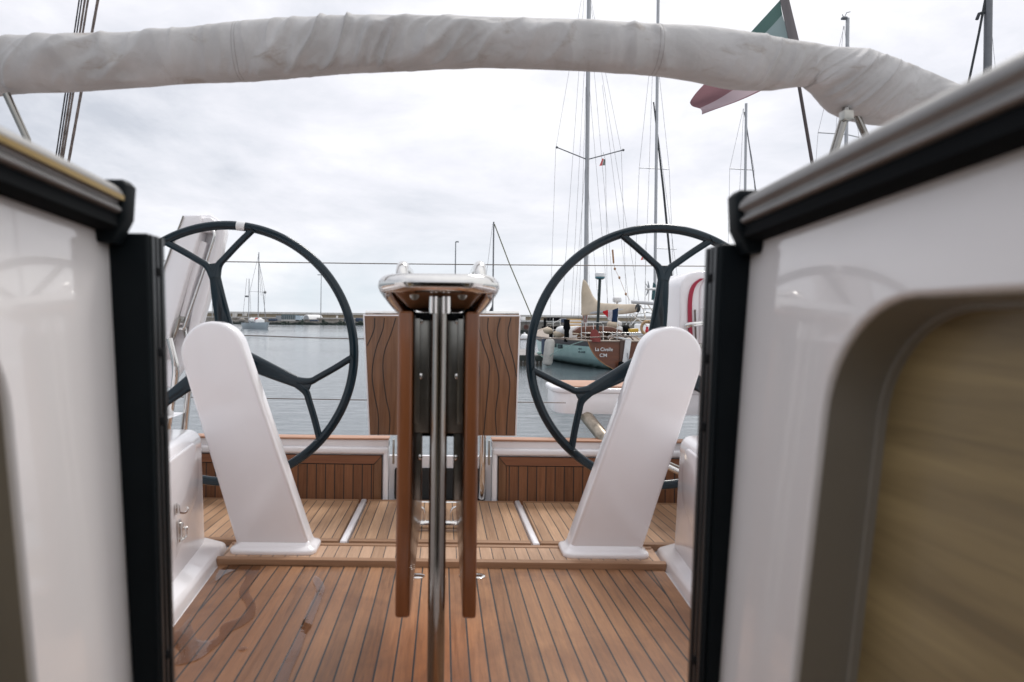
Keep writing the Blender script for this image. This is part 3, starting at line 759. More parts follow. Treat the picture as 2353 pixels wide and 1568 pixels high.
mb = MB(); mb.tube([(-0.20, 3.36, CZ-0.905+0.0), (0.17, 3.36, CZ-0.905)], 0.013, 12); mb.build('cross_bar', M_steel, t)

t = thing('foot_rail', 'low steel foot rail with a small loop, under the table', 'foot rail', (-0.02, 2.80, FZ(2.8)))
zr = FZ(2.86)+0.045
mb = MB(); mb.tube([(-0.16, 2.86, zr), (0.12, 2.86, zr)], 0.018, 14)
for x in (-0.13, 0.09): mb.tube([(x, 2.86, zr), (x, 2.86, zr-0.036)], 0.010, 10)
mb.build('rail', M_steel, t)
mb = MB()
mb.tube(fillet([(0.038, 2.86, zr+0.012), (0.038, 2.86, zr+0.075), (0.115, 2.86, zr+0.075), (0.115, 2.86, zr)], 0.03), 0.006, 10); mb.build('loop', M_steel, t)
mb = MB(); mb.tube(fillet([(-0.075, 2.86, zr+0.012), (-0.075, 2.86, zr+0.075), (-0.15, 2.86, zr+0.075), (-0.15, 2.86, zr)], 0.03), 0.006, 10)
mb.build('loop', M_steel, t)

# ------------------------------------------------------------------ cockpit table
t = thing('cockpit_table', 'folded teak cockpit table with steel post and steel grab rail', 'table', (-0.014, 1.6, FZ(1.6)))
yn_, yf_ = 1.40, 2.16
zt = P(1005, 716, 1.40).z; zb_ = P(930, 1422, 1.40).z
def leaf(x0, x1):
    mb = MB(); n = 8
    r_ = 0.05
    pts = [(x0, yn_, zt), (x0, yf_, zt), (x0, yf_, zb_+0.16), (x0, yf_-0.14, zb_+0.015), (x0, yf_-0.3, zb_), (x0, yn_, zb_)]
    mb.prism([(x0, yn_, zt), (x0, yf_, zt), (x0, yf_, zb_), (x0, yn_, zb_)], (x1-x0, 0, 0), 0.0)
    bmesh.ops.bevel(mb.bm, geom=list(mb.bm.edges), offset=0.0065, segments=3, affect='EDGES', profile=0.5)
    return mb.build('leaf', M_leaf, t)
xl0, xl1 = P(912, 1000, 1.4).x, P(946, 1000, 1.4).x
xr0, xr1 = P(1067, 1000, 1.4).x, P(1099, 1000, 1.4).x
leaf(xl0, xl1); leaf(xr0, xr1)
mb = MB(); mb.box(xl1+0.001, xr0-0.001, yn_+0.02, yf_, zt-0.018, zt-0.002, 0.003); mb.build('fixed_top', M_rubber, t)
xm = (xl1+xr0)/2
# hinge plates on the insides of the leaves, facing the companionway
zmid = P(1000, 1000, 1.4).z; zlow = P(1000, 1165, 1.4).z
for a, b_, s in ((xl1+0.0015, P(987, 900, 1.4).x, 1), (P(1026, 900, 1.4).x, xr0-0.0015, -1)):
    mb = MB(); mb.box(a, b_, yn_+0.028, yn_+0.034, zmid, zt-0.006, 0.0015); mb.build('hinge_plate', M_plate, t)
    inner, outer = (b_, a) if s > 0 else (a, b_)
    mid = outer + (inner-outer)*0.55
    mb = MB(); mb.box(*sorted((outer, mid)), yn_+0.045, yn_+0.052, zlow, zmid+0.01, 0.003); mb.build('hinge_arm', M_plate, t)
    mb = MB(); mb.box(*sorted((outer+(inner-outer)*0.02, outer+(inner-outer)*0.38)), yn_+0.020, yn_+0.0275, zmid+0.02, zt-0.008, 0.001); mb.build('hinge_flange', M_plate, t)
    for zz in (zt-0.020, zt-0.135, zmid-0.055):
        mb = MB(); xx = outer+(inner-outer)*0.42; Rx = Matrix.Rotation(math.pi/2, 3, 'X')
        mb.lathe([(0.0055, 0), (0.0055, 0.002), (0.003, 0.0035)], (xx, yn_+0.0275 if zz > zmid else yn_+0.045, zz), 12, Rx); mb.build('bolt', M_steel, t)
# black block standing in for the shade between the leaves
mb = MB(); mb.box(xl1+0.006, xr0-0.006, yn_+0.10, yf_-0.05, zmid-0.02, zt-0.02); mb.build('shade_block', M_rubber, t, 0)
pst = P(1006, 1100, 1.385).x
mb = MB(); mb.tube([(pst, 1.402, zt+0.028), (pst, 1.402, FZ(1.4))], 0.0178, 28); mb.build('post', M_post, t)
mb = MB()
for dxp in (-0.0125, 0.0125): mb.tube([(pst+dxp, 1.388, zt-0.004), (pst+dxp, 1.388, zt+0.030)], 0.0095, 12)
mb.build('post_bracket', M_steel, t)
mb = MB(); mb.lathe([(0.075, 0), (0.075, 0.006), (0.045, 0.012), (0.0185, 0.014)], (pst, 1.402, FZ(1.4)), 28); mb.build('post_base', M_steel, t)
for px in (959, 1072, 1098):
    q = PF(px, 1325); mb = MB(); mb.lathe([(0.026, 0), (0.026, 0.004), (0.016, 0.007)], (q.x, q.y, q.z-0.001), 20); mb.build('leg_socket', M_steel, t)
# tray and its underside
yt0 = 1.40
xa, xb_ = P(896, 655, 1.4).x, P(1114, 655, 1.4).x
ztray = P(1005, 664, 1.4).z; zbot = P(1005, 712, 1.45).z
mb = MB()
mb.hexa([(P(943,712,1.45).x, 1.45, zbot),(P(1075,712,1.45).x, 1.45, zbot),(P(1075,712,1.45).x, 2.0, zbot),(P(943,712,1.45).x, 2.0, zbot),
         (xa, yt0, ztray),(xb_, yt0, ztray),(xb_, 2.05, ztray),(xa, 2.05, ztray)], 0.010, 4)
mb.build('tray', M_walnut, t)
mb = MB(); mb.box(xa+0.004, xb_-0.004, yt0-0.004, yt0+0.10, ztray-0.006, ztray+0.003, 0.003); mb.build('tray_plate', M_steel, t)
for px in (953, 1062):
    q = P(px, 684, 1.43); mb = MB(); mb.lathe([(0.010, -0.004), (0.010, 0.003), (0.005, 0.005)], (q.x, q.y-0.012, q.z+0.004), 12, Matrix.Rotation(math.pi/2, 3, 'X')); mb.build('tray_bolt', M_brush, t)
# grab rail: front bar, chamfered corners, arms running aft and down
zr = P(1007, 651, 1.36).z
L0, R0 = P(884, 651, 1.36).x, P(1131, 651, 1.36).x
rail = fillet([(L0+0.034, 1.62, zr-0.056), (L0+0.016, 1.54, zr-0.036), (L0, 1.45, zr-0.008), (L0, 1.395, zr), (L0+0.036, 1.358, zr), (R0-0.036, 1.358, zr), (R0, 1.395, zr), (R0, 1.45, zr-0.008), (R0-0.016, 1.54, zr-0.036), (R0-0.034, 1.62, zr-0.056)], 0.05, 6)
mb = MB(); mb.tube(rail, 0.0190, 20); mb.build('grab_rail', M_steel, t, 70)
for px in (925, 1103):
    q = P(px, 600, 1.62); x = q.x
    mb = MB(); mb.tube(fillet([(x, 1.60, zt), (x, 1.60, q.z-0.012), (x, 2.05, q.z-0.012), (x, 2.05, zt)], 0.05, 7), 0.0150, 16); mb.build('grab_handle', M_steel, t, 70)

# ------------------------------------------------------------------ rolled canvas on its arch
t = thing('rolled_bimini', 'rolled grey canvas bimini cover arching across the top of the view', 'bimini', (0, 1.9, CZ+0.8))
dA = 1.9
ctl = [(-420,262,150),(-200,196,146),(0,154,142),(140,147,140),(300,139,135),(420,130,133),(550,120,142),(660,112,142),(800,103,136),(950,100,130),(1090,98,122),(1220,101,121),(1345,105,122),(1500,115,124),(1600,124,134),(1690,139,140),(1770,147,130),(1850,149,110),(1890,161,122),(1950,188,168),(2010,208,168),(2080,225,150),(2180,262,140),(2330,330,140)]
cl = cr([(a, b_, c) for a, b_, c in ctl], 14)
cen = [P(p.x, p.y, dA + 0.12*((p.x-1021)/1300.0)**2) for p in cl]; rad_ = [p.z/2/F*dA for p in cl]
NU, NV = len(cl)*3-2, 96
def arch(u, v):
    s = u*(len(cl)-1); i = min(len(cl)-2, int(s)); f = s-i
    p = cen[i].lerp(cen[i+1], f); r = rad_[i]*(1-f)+rad_[i+1]*f
    d = (cen[min(i+2, len(cen)-1)]-cen[max(i-1, 0)]).normalized(); n_ = Vector((-d.z, 0, d.x)); yv = Vector((0, -1, 0))
    a = 2*math.pi*v; L = p.x
    dirv = n_*math.cos(a) + yv*math.sin(a)*0.92
    # pulled folds: sharp creases whose direction wanders along the roll
    th = a/(2*math.pi); S = (th-0.25)*0.48
    ad = math.degrees(a); front = max(0.0, min(1.0, (ad-22)/50.0))*max(0.0, min(1.0, (170-ad)/32.0)); front = front*front*(3-2*front)
    V = lambda x_, y_, z_: mnoise.noise(Vector((x_, y_, z_)))
    phi = R(-38) + 0.75*V(L*1.4, S*2.0, 5.5) + 0.22*max(0, L-0.55)
    wx = 0.05*V(L*5, S*5, 21.0); wy = 0.05*V(L*5, S*5, 33.0)
    ac = (L+wx)*math.cos(phi) - (S+wy)*math.sin(phi); al = (L+wx)*math.sin(phi) + (S+wy)*math.cos(phi)
    c1_ = max(0.0, 1-abs(V(ac*14.5, al*4.0, 1.7))*3.4)
    c2_ = max(0.0, 1-abs(V(ac*25, al*7.0, 7.7))*3.0)
    c3_ = max(0.0, 1-abs(V(ac*6.5+4, al*4.2, 17.7))*4.5)
    amp = max(0.0, min(1.0, 0.55 + 1.4*V(L*2.3, S*3.0, 12.0)))
    sag = V(L*4.0, S*3.0, 41.0)
    fine_ = V(ac*42, al*14, 3.3)
    rq = 1.0 - 0.45*max(0.0, min(1.0, (L-0.7)/0.3)); c1_ *= rq; c2_ *= rq
    h = 0.010*sag + 0.0165*(c1_**1.25)*(0.3+0.7*amp) + 0.0110*(c2_**1.2)*amp + 0.013*c3_*(1-amp*0.6) + 0.0012*fine_
    return p + dirv*(r + h*(0.08+1.15*front) - 0.006)
mb = MB(); mb.grid(arch, NU, NV, False, True); cover = mb.build('canvas_cover', M_canvas, t, 180)
M_thread = plain('seam_thread', (0.27, 0.25, 0.24), 0.8)
def seam(px):
    us = min(range(len(cl)), key=lambda i: abs(cl[i].x-px))/(len(cl)-1)
    for du in (0, 0.0028):
        pts = [arch(us+du, k/72) for k in range(72)]; c = sum(pts, Vector())/72
        mb = MB(); mb.tube([c + (p-c)*1.0005 for p in pts], 0.0007, 5, True); mb.build('stitched_seam', M_thread, cover)
seam(546); seam(1503)
def leg(pts, r=0.0105):
    mb = MB(); mb.tube(pts, r, 12); mb.build('support_tube', M_post, t)
leg([P(14, 215, 1.93), P(62, 320, 1.96), (-1.16, 2.02, CZ-0.42)])
leg([P(1946, 250, 1.93), P(1916, 350, 1.93), P(1800, 700, 1.95)], 0.0115); leg([P(1962, 250, 1.95), P(1990, 315, 1.95), P(2100, 560, 1.97)], 0.0095)
mb = MB(); q = P(1945, 268, 1.92); mb.box(q.x-0.014, q.x+0.014, q.y-0.014, q.y+0.014, q.z-0.012, q.z+0.016, 0.003); mb.build('knuckle', M_brush, t)

# ------------------------------------------------------------------ ropes running up on the left
def c1(x, y): return (x/2.6133/1.0625, y/2.6133/1.0625)
for xt_, xb2, w_, m_, lb in ((505, 358, .0026, M_ropedk, 'thin dark rope, leftmost of the five rising behind the canvas roll'),
                        (521, 374, .0026, M_ropedk, 'thin dark rope, second from the left of the five rising behind the canvas roll'),
                        (541, 389, .0037, M_rope, 'grey brown rope in the middle of the five rising behind the canvas roll'),
                        (561, 404, .0037, M_rope, 'grey brown rope tight beside the middle one, fourth from the left behind the canvas roll'),
                        (624, 445, .0050, M_rope, 'thick grey brown rope standing apart to the right of the rope bundle')):
    a, b_ = P(*c1(xt_, 0), 2.6), P(*c1(xb2, 990), 2.6); d = (a-b_)
    lo = b_ - d*((b_.z-(CZ-0.42))/d.z)
    mb = MB(); top = a + d*0.9; n = 60
    mb.tube([lo + (top-lo)*(i/n) for i in range(n+1)], [w_*(1+0.10*(i % 2)) for i in range(n+1)], 8)
    tag(mb.build('rope', m_), lb, 'rope', 'ropes rising at left')

# ------------------------------------------------------------------ lifelines
for pts, lb in (([(120,597),(380,600),(1000,607.5),(1613,612),(1900,613)], 'upper steel lifeline wire crossing above the table'),
              ([(150,764),(380,768),(590,772),(753,777.5),(1030,781),(1232,779),(1479,771.5),(1750,760)], 'middle steel lifeline wire crossing the water behind both wheels'),
              ([(200,910),(380,912.5),(609,916),(1000,922),(1264,925.5),(1300,926)], 'lowest steel lifeline wire just above the transom')):
    mb = MB(); mb.tube([P(p.x, p.y, 3.56) for p in cr([(a, b_, 0) for a, b_ in pts], 8)], 0.0026, 8)
    o = tag(mb.build('lifeline', M_wire), lb, 'lifeline', 'lifelines across the stern')
    if pts[0][1] < 600:
        for q in (P(120, 597, 3.56), P(1900, 613, 3.56)): mb = MB(); mb.tube([(q.x, 3.56, 1.15), (q.x, 3.56, q.z+0.02)], 0.013, 10); mb.build('stanchion', M_steel, o)

# ------------------------------------------------------------------ fold-out stern platforms, left one up, right one down
t = thing('boarding_platform', 'white stern platform folded up on bent steel tubes behind the left wheel', 'platform', P(420, 985, 3.35))
dP = 3.42
def lean(pts, d, th, name, m_, bev=0.012, seg=3):
    mb = MB(); mb.prism([P(a, b_, d) for a, b_ in pts], (0, th, 0), bev, seg); return mb.build(name, m_, t, 50)
def cz4(x, y): return ((390 + x/6.0333)/1.0625, (500 + y/6.0308)/1.0625)
def cz5(x, y): return ((390 + x/4.611)/1.0625, (740 + y/4.6118)/1.0625)
# back shell
lean([cz4(*q) for q in [(330,150),(740,140),(880,230),(950,300),(955,420),(880,760),(760,1150),(640,1560),(560,1900),(420,2300),(150,2700),(-150,2700),(-60,1300),(120,760),(280,270)]], dP+0.05, 0.05, 'back_shell', M_gel)
# near flange (broad, grey in the shade) and far flange
lean([cz4(*q) for q in [(345,160),(600,150),(615,300),(560,520),(420,980),(270,1500),(140,1950),(40,2300),(-140,2300),(-70,1400),(10,1020),(190,480),(285,270)]], dP-0.06, 0.11, 'side_wall', M_gel, 0.008)
lean([cz4(*q) for q in [(800,250),(940,300),(955,420),(890,720),(790,1050),(700,1380),(640,1600),(560,1900),(430,2300),(330,2300),(470,1560),(640,1000),(760,560),(820,380)]], dP-0.02, 0.07, 'side_wall', M_gel, 0.008)
lean([cz4(*q) for q in [(600,190),(740,180),(800,240),(735,400),(600,400)]], dP-0.045, 0.09, 'end_block', M_gel, 0.008)
lean([cz4(*q) for q in [(570,512),(690,560),(660,680),(480,1240),(340,1760),(250,1790),(380,1300),(520,760)]], dP-0.015, 0.05, 'inner_slide', M_gel, 0.006)
mb = MB(); mb.tube(fillet([P(*cz4(745, 345), dP-0.03), P(*cz4(812, 410), dP-0.05), P(*cz4(790, 520), dP-0.05), P(*cz4(640, 1000), dP-0.05), P(*cz5(290, 230), dP-0.05), P(*cz5(270, 295), dP-0.05), P(*cz5(200, 285), dP-0.05)], 0.03), 0.0075, 12); mb.build('stay_rod', M_steel, t, 70)
mb = MB(); mb.tube([P(*cz5(170, 175), dP), P(*cz5(290, 190), dP)], 0.022, 16); mb.build('hinge_barrel', M_brush, t)
mb = MB(); mb.tube([P(*cz5(220, 175), dP-0.06), P(*cz5(190, 290), dP-0.06), P(*cz5(150, 400), dP-0.02)], 0.009, 12); mb.build('hinge_pin', M_brush, t)
mb = MB(); mb.tube(fillet([P(*cz5(110, 400), dP-0.07), P(*cz5(185, 720), dP-0.07), P(*cz5(165, 930), dP-0.05), P(*cz5(85, 1420), dP-0.03)], 0.05), 0.0175, 14)
mb.tube(fillet([P(*cz5(285, 280), dP+0.02), P(*cz5(330, 420), dP+0.02), P(*cz5(330, 900), dP+0.02), P(*cz5(275, 1420), dP+0.02)], 0.05), 0.0175, 14)
mb.build('support_tube', M_steel, t, 70)
mb = MB(); a, b_ = P(*cz4(345, 165), dP-0.065), P(*cz4(40, 1000), dP-0.065); mb.tube([a, a.lerp(b_, .3), b_], 0.004, 6); mb.build('edge_trim', M_brush, t)

t = thing('boarding_platform', 'white stern platform with a teak top lowered on a steel strut behind the right wheel', 'platform', P(1440, 930, 3.7))
x0, x1 = P(1279, 900, 3.62).x, 1.62; zt2 = P(1400, 893, 3.62).z; zb2 = P(1400, 953, 3.62).z
out = []
for k in range(9):
    a = R(90+90*k/8); out.append((x0+0.10+0.10*math.cos(a), 4.02-0.10+0.10*math.sin(a)))
for k in range(9):
    a = R(180+90*k/8); out.append((x0+0.10+0.10*math.cos(a), 3.62+0.10+0.10*math.sin(a)))
out += [(x1, 3.62), (x1, 4.02)]
mb = MB(); mb.prism([(a+0.0*(1), b_, zb2) for a, b_ in out], (0, 0, zt2-zb2-0.028), 0.004, 2); mb.build('body', M_gel, t, 50)
mb = MB(); mb.prism([(a+(-0.014 if a < x1 else 0), b_+(-0.006 if b_ < 3.8 else 0.006), zt2-0.030) for a, b_ in out], (0, 0, 0.030), 0.011, 4); mb.build('rolled_edge', M_gel, t, 50)
mb = MB(); mb.prism([(a+(0.02 if a < x1 else 0), b_+(0.028 if b_ < 3.8 else -0.03), zt2) for a, b_ in out], (0, 0, 0.010), 0.003, 2); mb.build('teak_top', M_teakcap, t)
mb = MB(); a, b_ = P(1343, 952, 3.66), P(1400, 1022, 3.43); mb.tube([a, b_, b_ + (b_-a)*0.25], 0.034, 18); mb.build('strut', plain('weathered_steel_strut', (0.36, 0.31, 0.25), 0.38, 1.0, var=0.35, vscale=30), t, 70)

# steel tubing down behind the right pedestal
t = thing('side_rail', 'slanting bright steel tube low behind the right helm pedestal', 'rail', P(1540, 1080, 3.2))
mb = MB(); mb.tube([P(1500, 1056, 3.1), P(1562, 1086, 3.05), P(1620, 1112, 3.0)], 0.014, 12); mb.build('tube', M_steel, t)
mb = MB(); mb.tube([P(1508, 1050, 3.14), P(1565, 1076, 3.1), P(1620, 1100, 3.05)], 0.006, 10); mb.build('rod', M_brush, t)

# white raft case in its cradle on the right quarter
t = thing('liferaft_case', 'white ribbed case with a red band held in a steel cradle at right', 'liferaft case', P(1600, 880, 3.6))
xa = P(1550, 700, 3.6).x; zt3 = P(1620, 626, 3.6).z; zb3 = P(1600, 892, 3.6).z
def case_prof(y, inset=0.0):
    pts = []
    r_ = 0.10
    for k in range(9):
        a = R(180-90*k/8); pts.append((xa+inset+r_+r_*math.cos(a), y, zt3-inset-r_+r_*math.sin(a)))
    pts += [(xa+0.60, y, zt3-inset), (xa+0.60, y, zb3), (xa+inset, y, zb3)]
    return pts
mb = MB(); mb.prism(case_prof(3.52), (0, 0.40, 0), 0.012, 3); mb.build('shell', M_gel, t, 50)
mb = MB(); mb.prism([(p[0]+0.10, p[1], p[2]-0.01) for p in case_prof(3.505)], (0, 0.03, 0), 0.012, 3); mb.build('front_panel', M_gel, t, 50)
pr0 = case_prof(3.60)
mb = MB()
bandpts = [P(*q, 3.507) for q in [(1610,640),(1592,655),(1583,685),(1582,740),(1585,795),(1590,890)]]
bq = cr(bandpts, 5)
mb.prism(bq + [p+Vector((0.019, 0, 0)) for p in reversed(bq)], (0, 0.02, 0))
mb.build('red_band', M_red, t)
mb = MB(); pts = [P(*q, 3.500) for q in [(1597,712),(1598,745),(1599,780)]]; mb.tube(pts, 0.005, 8); mb.build('lashing', M_rope, t)
mb = MB()
for py in (708, 737):
    a = P(1611, py, 3.492); mb.tube([a, a+Vector((0.25, 0, 0))], 0.004, 8)
mb.build('rib', M_gel, t)
mb = MB(); mb.tube(fillet([P(1574, 752, 3.58), P(1582, 747, 3.44), P(1615, 743, 3.44), P(1720, 744, 3.44)], 0.06), 0.0135, 14)
mb.tube([P(1604, 795, 3.46), P(1720, 797, 3.46)], 0.010, 12); mb.build('cradle_rail', M_steel, t, 70)
mb = MB(); mb.tube([P(1607, 795, 3.46), P(1610, 795, 3.46)], 0.0135, 12); mb.tube([P(1612, 795, 3.46), P(1614, 795, 3.46)], 0.0135, 12); mb.build('clamp', M_brush, t)

# ------------------------------------------------------------------ flag on its staff at the stern
t = thing('ensign', 'green and red flag on a dark staff, mostly hidden by the canvas roll', 'flag', P(1865, 370, 3.9))
dF = 3.95
mb = MB(); a, b_ = P(1796, -40, dF), P(1866, 372, dF); mb.tube([a+(a-b_)*0.1, b_, b_+(b_-a)*0.9], 0.0095, 10); mb.build('staff', plain('dark_varnished_staff', (0.06, 0.045, 0.045), 0.4), t)
def flag_pt(px, py, u, v): return P(px, py, dF) + Vector((0, 0.045*math.sin(u*9+v*2.5)*u + 0.02*math.sin(v*6), 0))
top = cr([(1793,0,0),(1766,30,0),(1722,78,0),(1660,150,0),(1608,205,0),(1588,234,0)], 8); bot = cr([(1836,150,0),(1815,175,0),(1775,196,0),(1745,210,0),(1680,240,0),(1606,269,0)], 8)
def flag_fn(u, v):
    i = u*(len(top)-1); k = min(len(top)-2, int(i)); f = i-k
    a = top[k].lerp(top[k+1], f); b_ = bot[k].lerp(bot[k+1], f); q = a.lerp(b_, v)
    return flag_pt(q.x, q.y, u, v)
def cloth(name, col):
    m, g, b = mat(name); nt = g.nt
    tl_ = g.n('ShaderNodeBsdfTranslucent'); tl_.inputs[0].default_value = col
    df = g.n('ShaderNodeBsdfDiffuse'); df.inputs[0].default_value = col
    ms = g.n('ShaderNodeMixShader'); ms.inputs[0].default_value = 0.5; g.L.new(df.outputs[0], ms.inputs[1]); g.L.new(tl_.outputs[0], ms.inputs[2])
    g.L.new(ms.outputs[0], nt.nodes['Material Output'].inputs[0]); return m
M_fgreen = cloth('green_bunting', (0.09, 0.155, 0.145, 1)); M_fgreen2 = cloth('pale_green_bunting', (0.26, 0.33, 0.34, 1)); M_fred = cloth('dull_red_bunting', (0.25, 0.14, 0.155, 1)); M_fpink = cloth('pale_red_bunting', (0.50, 0.40, 0.43, 1)); M_fgrey = cloth('grey_hoist_tape', (0.33, 0.31, 0.32, 1))  # each field gets a darker and a paler cloth colour
def fpart(u0, u1, v0, v1, m_, name):
    mb = MB(); mb.grid(lambda a, b_: flag_fn(u0+(u1-u0)*a, v0+(v1-v0)*b_), 24, 14); return mb.build(name, m_, t, 180)
fpart(0.0, 0.45, 0.0, 0.20, M_fgreen, 'green_field'); fpart(0.0, 0.45, 0.20, 1.0, M_fgreen2, 'green_field')
fpart(0.45, 1.0, 0.0, 0.62, M_fred, 'red_field'); fpart(0.45, 1.0, 0.62, 0.97, M_fpink, 'red_field'); fpart(0.45, 1.0, 0.97, 1.0, M_fred, 'hem')
mb = MB(); mb.prism([P(1792,-6,dF-0.012), P(1812,-8,dF-0.012), P(1850,150,dF-0.012), P(1826,150,dF-0.012)], (0, 0.006, 0)); mb.build('hoist_tape', M_fgrey, t)

# ------------------------------------------------------------------ harbour background
def conc(name, lo, hi, tide=True, scale=0.5):
    m, g, b = mat(name); co = obj_co(g); x, y, z = g.sep(co)
    n = g.noise(g.comb(x, y, g.m('MULTIPLY', z, 2.0)), scale, 8, 0.7, 0.4)
    n2 = g.noise(co, scale*9, 5, 0.65)
    base = g.mix(g.mr(g.m('ADD', g.m('MULTIPLY', n, 0.6), g.m('MULTIPLY', n2, 0.4)), 0.34, 0.64), lo, hi)
    blk = g.m('LESS_THAN', g.m('FRACT', g.m('DIVIDE', x, 4.7)), 0.03)
    base = g.mix(g.m('MULTIPLY', blk, 0.5), base, tuple(c*0.5 for c in lo[:3])+(1,))
    if tide:
        tz = g.m('ADD', z, g.m('MULTIPLY', g.m('SUBTRACT', n, 0.5), 1.6))
        base = g.mix(g.mr(tz, 0.35, 0.75, 1.0, 0.0, True), base, (0.028, 0.038, 0.034, 1))
    g.put(b.inputs['Base Color'], base); b.inputs['Roughness'].default_value = 0.85
    g.put(b.inputs['Normal'], g.bump(n2, 0.4, 0.1)); return m
M_quay = conc('quay_concrete', (0.15, 0.14, 0.125, 1), (0.32, 0.30, 0.275, 1))
M_sea = conc('breakwater_stone', (0.20, 0.165, 0.12, 1), (0.34, 0.29, 0.215, 1), False, 0.15)
M_cap = conc('pale_coping', (0.42, 0.42, 0.41, 1), (0.58, 0.58, 0.57, 1), False)
M_white = plain('white_paint', (0.78, 0.78, 0.78), 0.4)
M_grey = plain('grey_paint', (0.30, 0.32, 0.34), 0.5)
M_blue = plain('dark_blue_paint', (0.03, 0.05, 0.09), 0.5)
M_glass = plain('shed_glass', (0.10, 0.14, 0.15), 0.08)
M_teal = plain('pale_blue_paint', (0.42, 0.52, 0.60), 0.5)
M_bush = plain('dark_scrub', (0.030, 0.042, 0.034), 0.9, var=0.4, vscale=2)
M_mast = plain('silver_mast', (0.40, 0.41, 0.43), 0.42, 0.3, var=0.08)
M_mastdk = plain('dark_mast', (0.16, 0.165, 0.18), 0.45, 0.2, var=0.1)
M_rig = plain('rigging_wire', (0.22, 0.22, 0.23), 0.5)
M_rigdk = plain('dark_furled_line', (0.03, 0.035, 0.04), 0.7)
M_rig2 = plain('olive_line', (0.16, 0.165, 0.10), 0.7)

t = thing('breakwater', 'long stone breakwater closing the harbour along the horizon', 'breakwater', (0, 180, 0))
yq = 176.0
mb = MB(); mb.box(-330, 420, yq, yq+10, -2, 0.84); mb.box(-330, 420, yq+9, yq+16, -2, 1.62); mb.build('lower_quay', M_quay, t, 0)
mb = MB(); mb.box(-330, 420, yq+8.85, yq+9.5, 1.62, 1.86); mb.build('quay_edge', M_cap, t, 0)
mb = MB(); mb.box(-330, 420, yq+16, yq+22, -2, 2.75); mb.build('sea_wall', M_sea, t, 0)
mb = MB(); mb.box(-330, 420, yq+15.7, yq+22, 2.75, 3.30); mb.build('coping', M_cap, t, 0)
def cz7(x, y): return ((500 + x/5.8825)/1.0625, (720 + y/5.8825)/1.0625)
def blockat(px0, py0, px1, py1, d, depth, m_, bev=0.0):
    a, b_ = P(px0, py1, d), P(px1, py0, d); mb = MB(); mb.box(a.x, b_.x, d, d+depth, min(a.z, b_.z), max(a.z, b_.z), bev); return mb
for k, (x0, x1, y0, y1, m_, lb) in enumerate([(395,438,268,318,M_cap,'pale concrete block against the sea wall, left of the anchored ketch masts'), (535,580,268,305,M_cap,'pale concrete block on the breakwater just left of the ketch mizzen mast'),
        (1535,1620,285,335,M_cap,'pale concrete hut between the white tent and the tall lamp post'), (1885,1900,300,335,M_white,'narrow white post by the breakwater, right of the tall lamp post')]):
    tag(blockat(*cz7(x0, y0), *cz7(x1, y1), yq+13.5, 2.0, m_).build('concrete_block', m_, smooth=0), lb, 'block')
t = thing('harbour_shed', 'low grey and glass shed on the breakwater quay', 'shed', P(*cz7(1200, 372), yq+3))
blockat(*cz7(1020, 300), *cz7(1098, 374), yq+3, 6, M_grey).build('end_wall', M_grey, t, 0)
blockat(*cz7(1098, 284), *cz7(1300, 358), yq+3.3, 5, M_glass).build('glazing', M_glass, t, 0)
blockat(*cz7(1098, 358), *cz7(1300, 376), yq+3, 6, M_quay).build('plinth', M_cap, t, 0)
for i in range(7):
    x = 1118+i*27; blockat(*cz7(x, 300), *cz7(x+5, 358), yq+3.15, 0.2, M_teal).build('mullion', M_grey, t, 0)
blockat(*cz7(1300, 300), *cz7(1372, 362), yq+3.1, 5, M_teal).build('screen', M_teal, t, 0)
t = thing('white_tent', 'white barrel shaped tent beside the glass shed', 'tent', P(*cz7(1465, 350), yq+4))
a = P(*cz7(1410, 352), yq+4); b_ = P(*cz7(1500, 286), yq+4); wd = b_.x-a.x; ht = b_.z-a.z
mb = MB(); mb.prism([(a.x+wd/2-wd/2*math.cos(math.pi*k/14), yq+4, a.z+ht*math.sin(math.pi*k/14)) for k in range(15)], (2.0, 9, 0)); mb.build('cover', M_white, t)
mb = MB(); mb.prism([(a.x+wd/2-wd*0.42*math.cos(math.pi*k/14), yq+3.97, a.z+ht*0.82*math.sin(math.pi*k/14)) for k in range(15)], (0, 0.02, 0)); mb.build('opening', M_grey, t)
for x0, x1, y0, y1, lb, m_ in ((905,1020,345,378,'dark blue covered skiff on the quay left of the shed',M_blue),(1500,1620,360,382,'low blue boat on the quay right of the white tent',M_blue),(1995,2095,332,385,'dark blue container on the quay seen through the right of the left wheel',M_blue),(2160,2262,332,390,'dark blue container on the quay just left of the wooden panel',M_blue)):
    tag(blockat(*cz7(x0, y0), *cz7(x1, y1), yq+1.2, 2.2, m_, 0.25).build('quay_container' if y0 < 340 else 'covered_skiff', m_), lb, 'container' if y0 < 340 else 'boat')
random.seed(11)
for cx, sz, lb in ((1140,60,'dark weed clump at the waterline below the shed'),(1385,62,'dark weed clump at the waterline below the white tent'),(1700,75,'large dark weed clump at the waterline left of the lamp post foot'),(1960,60,'dark weed clump at the waterline below the container'),(2240,40,'dark weed clump at the waterline beside the wooden panel')):
    c = P(*cz7(cx, 422), yq-0.4); mb = MB(); s_ = sz/5.88/1.0625/F*yq
    for i in range(60):
        mb.ball((c.x+random.gauss(0, s_*0.45), c.y+random.uniform(-0.5, 0.2), max(0.0, c.z-0.2+random.gauss(0.15, 0.35))), random.uniform(0.15, 0.42), 1, 1, 0.8, 7, 5)
    tag(mb.build('weed_clump', M_bush), lb, 'seaweed')
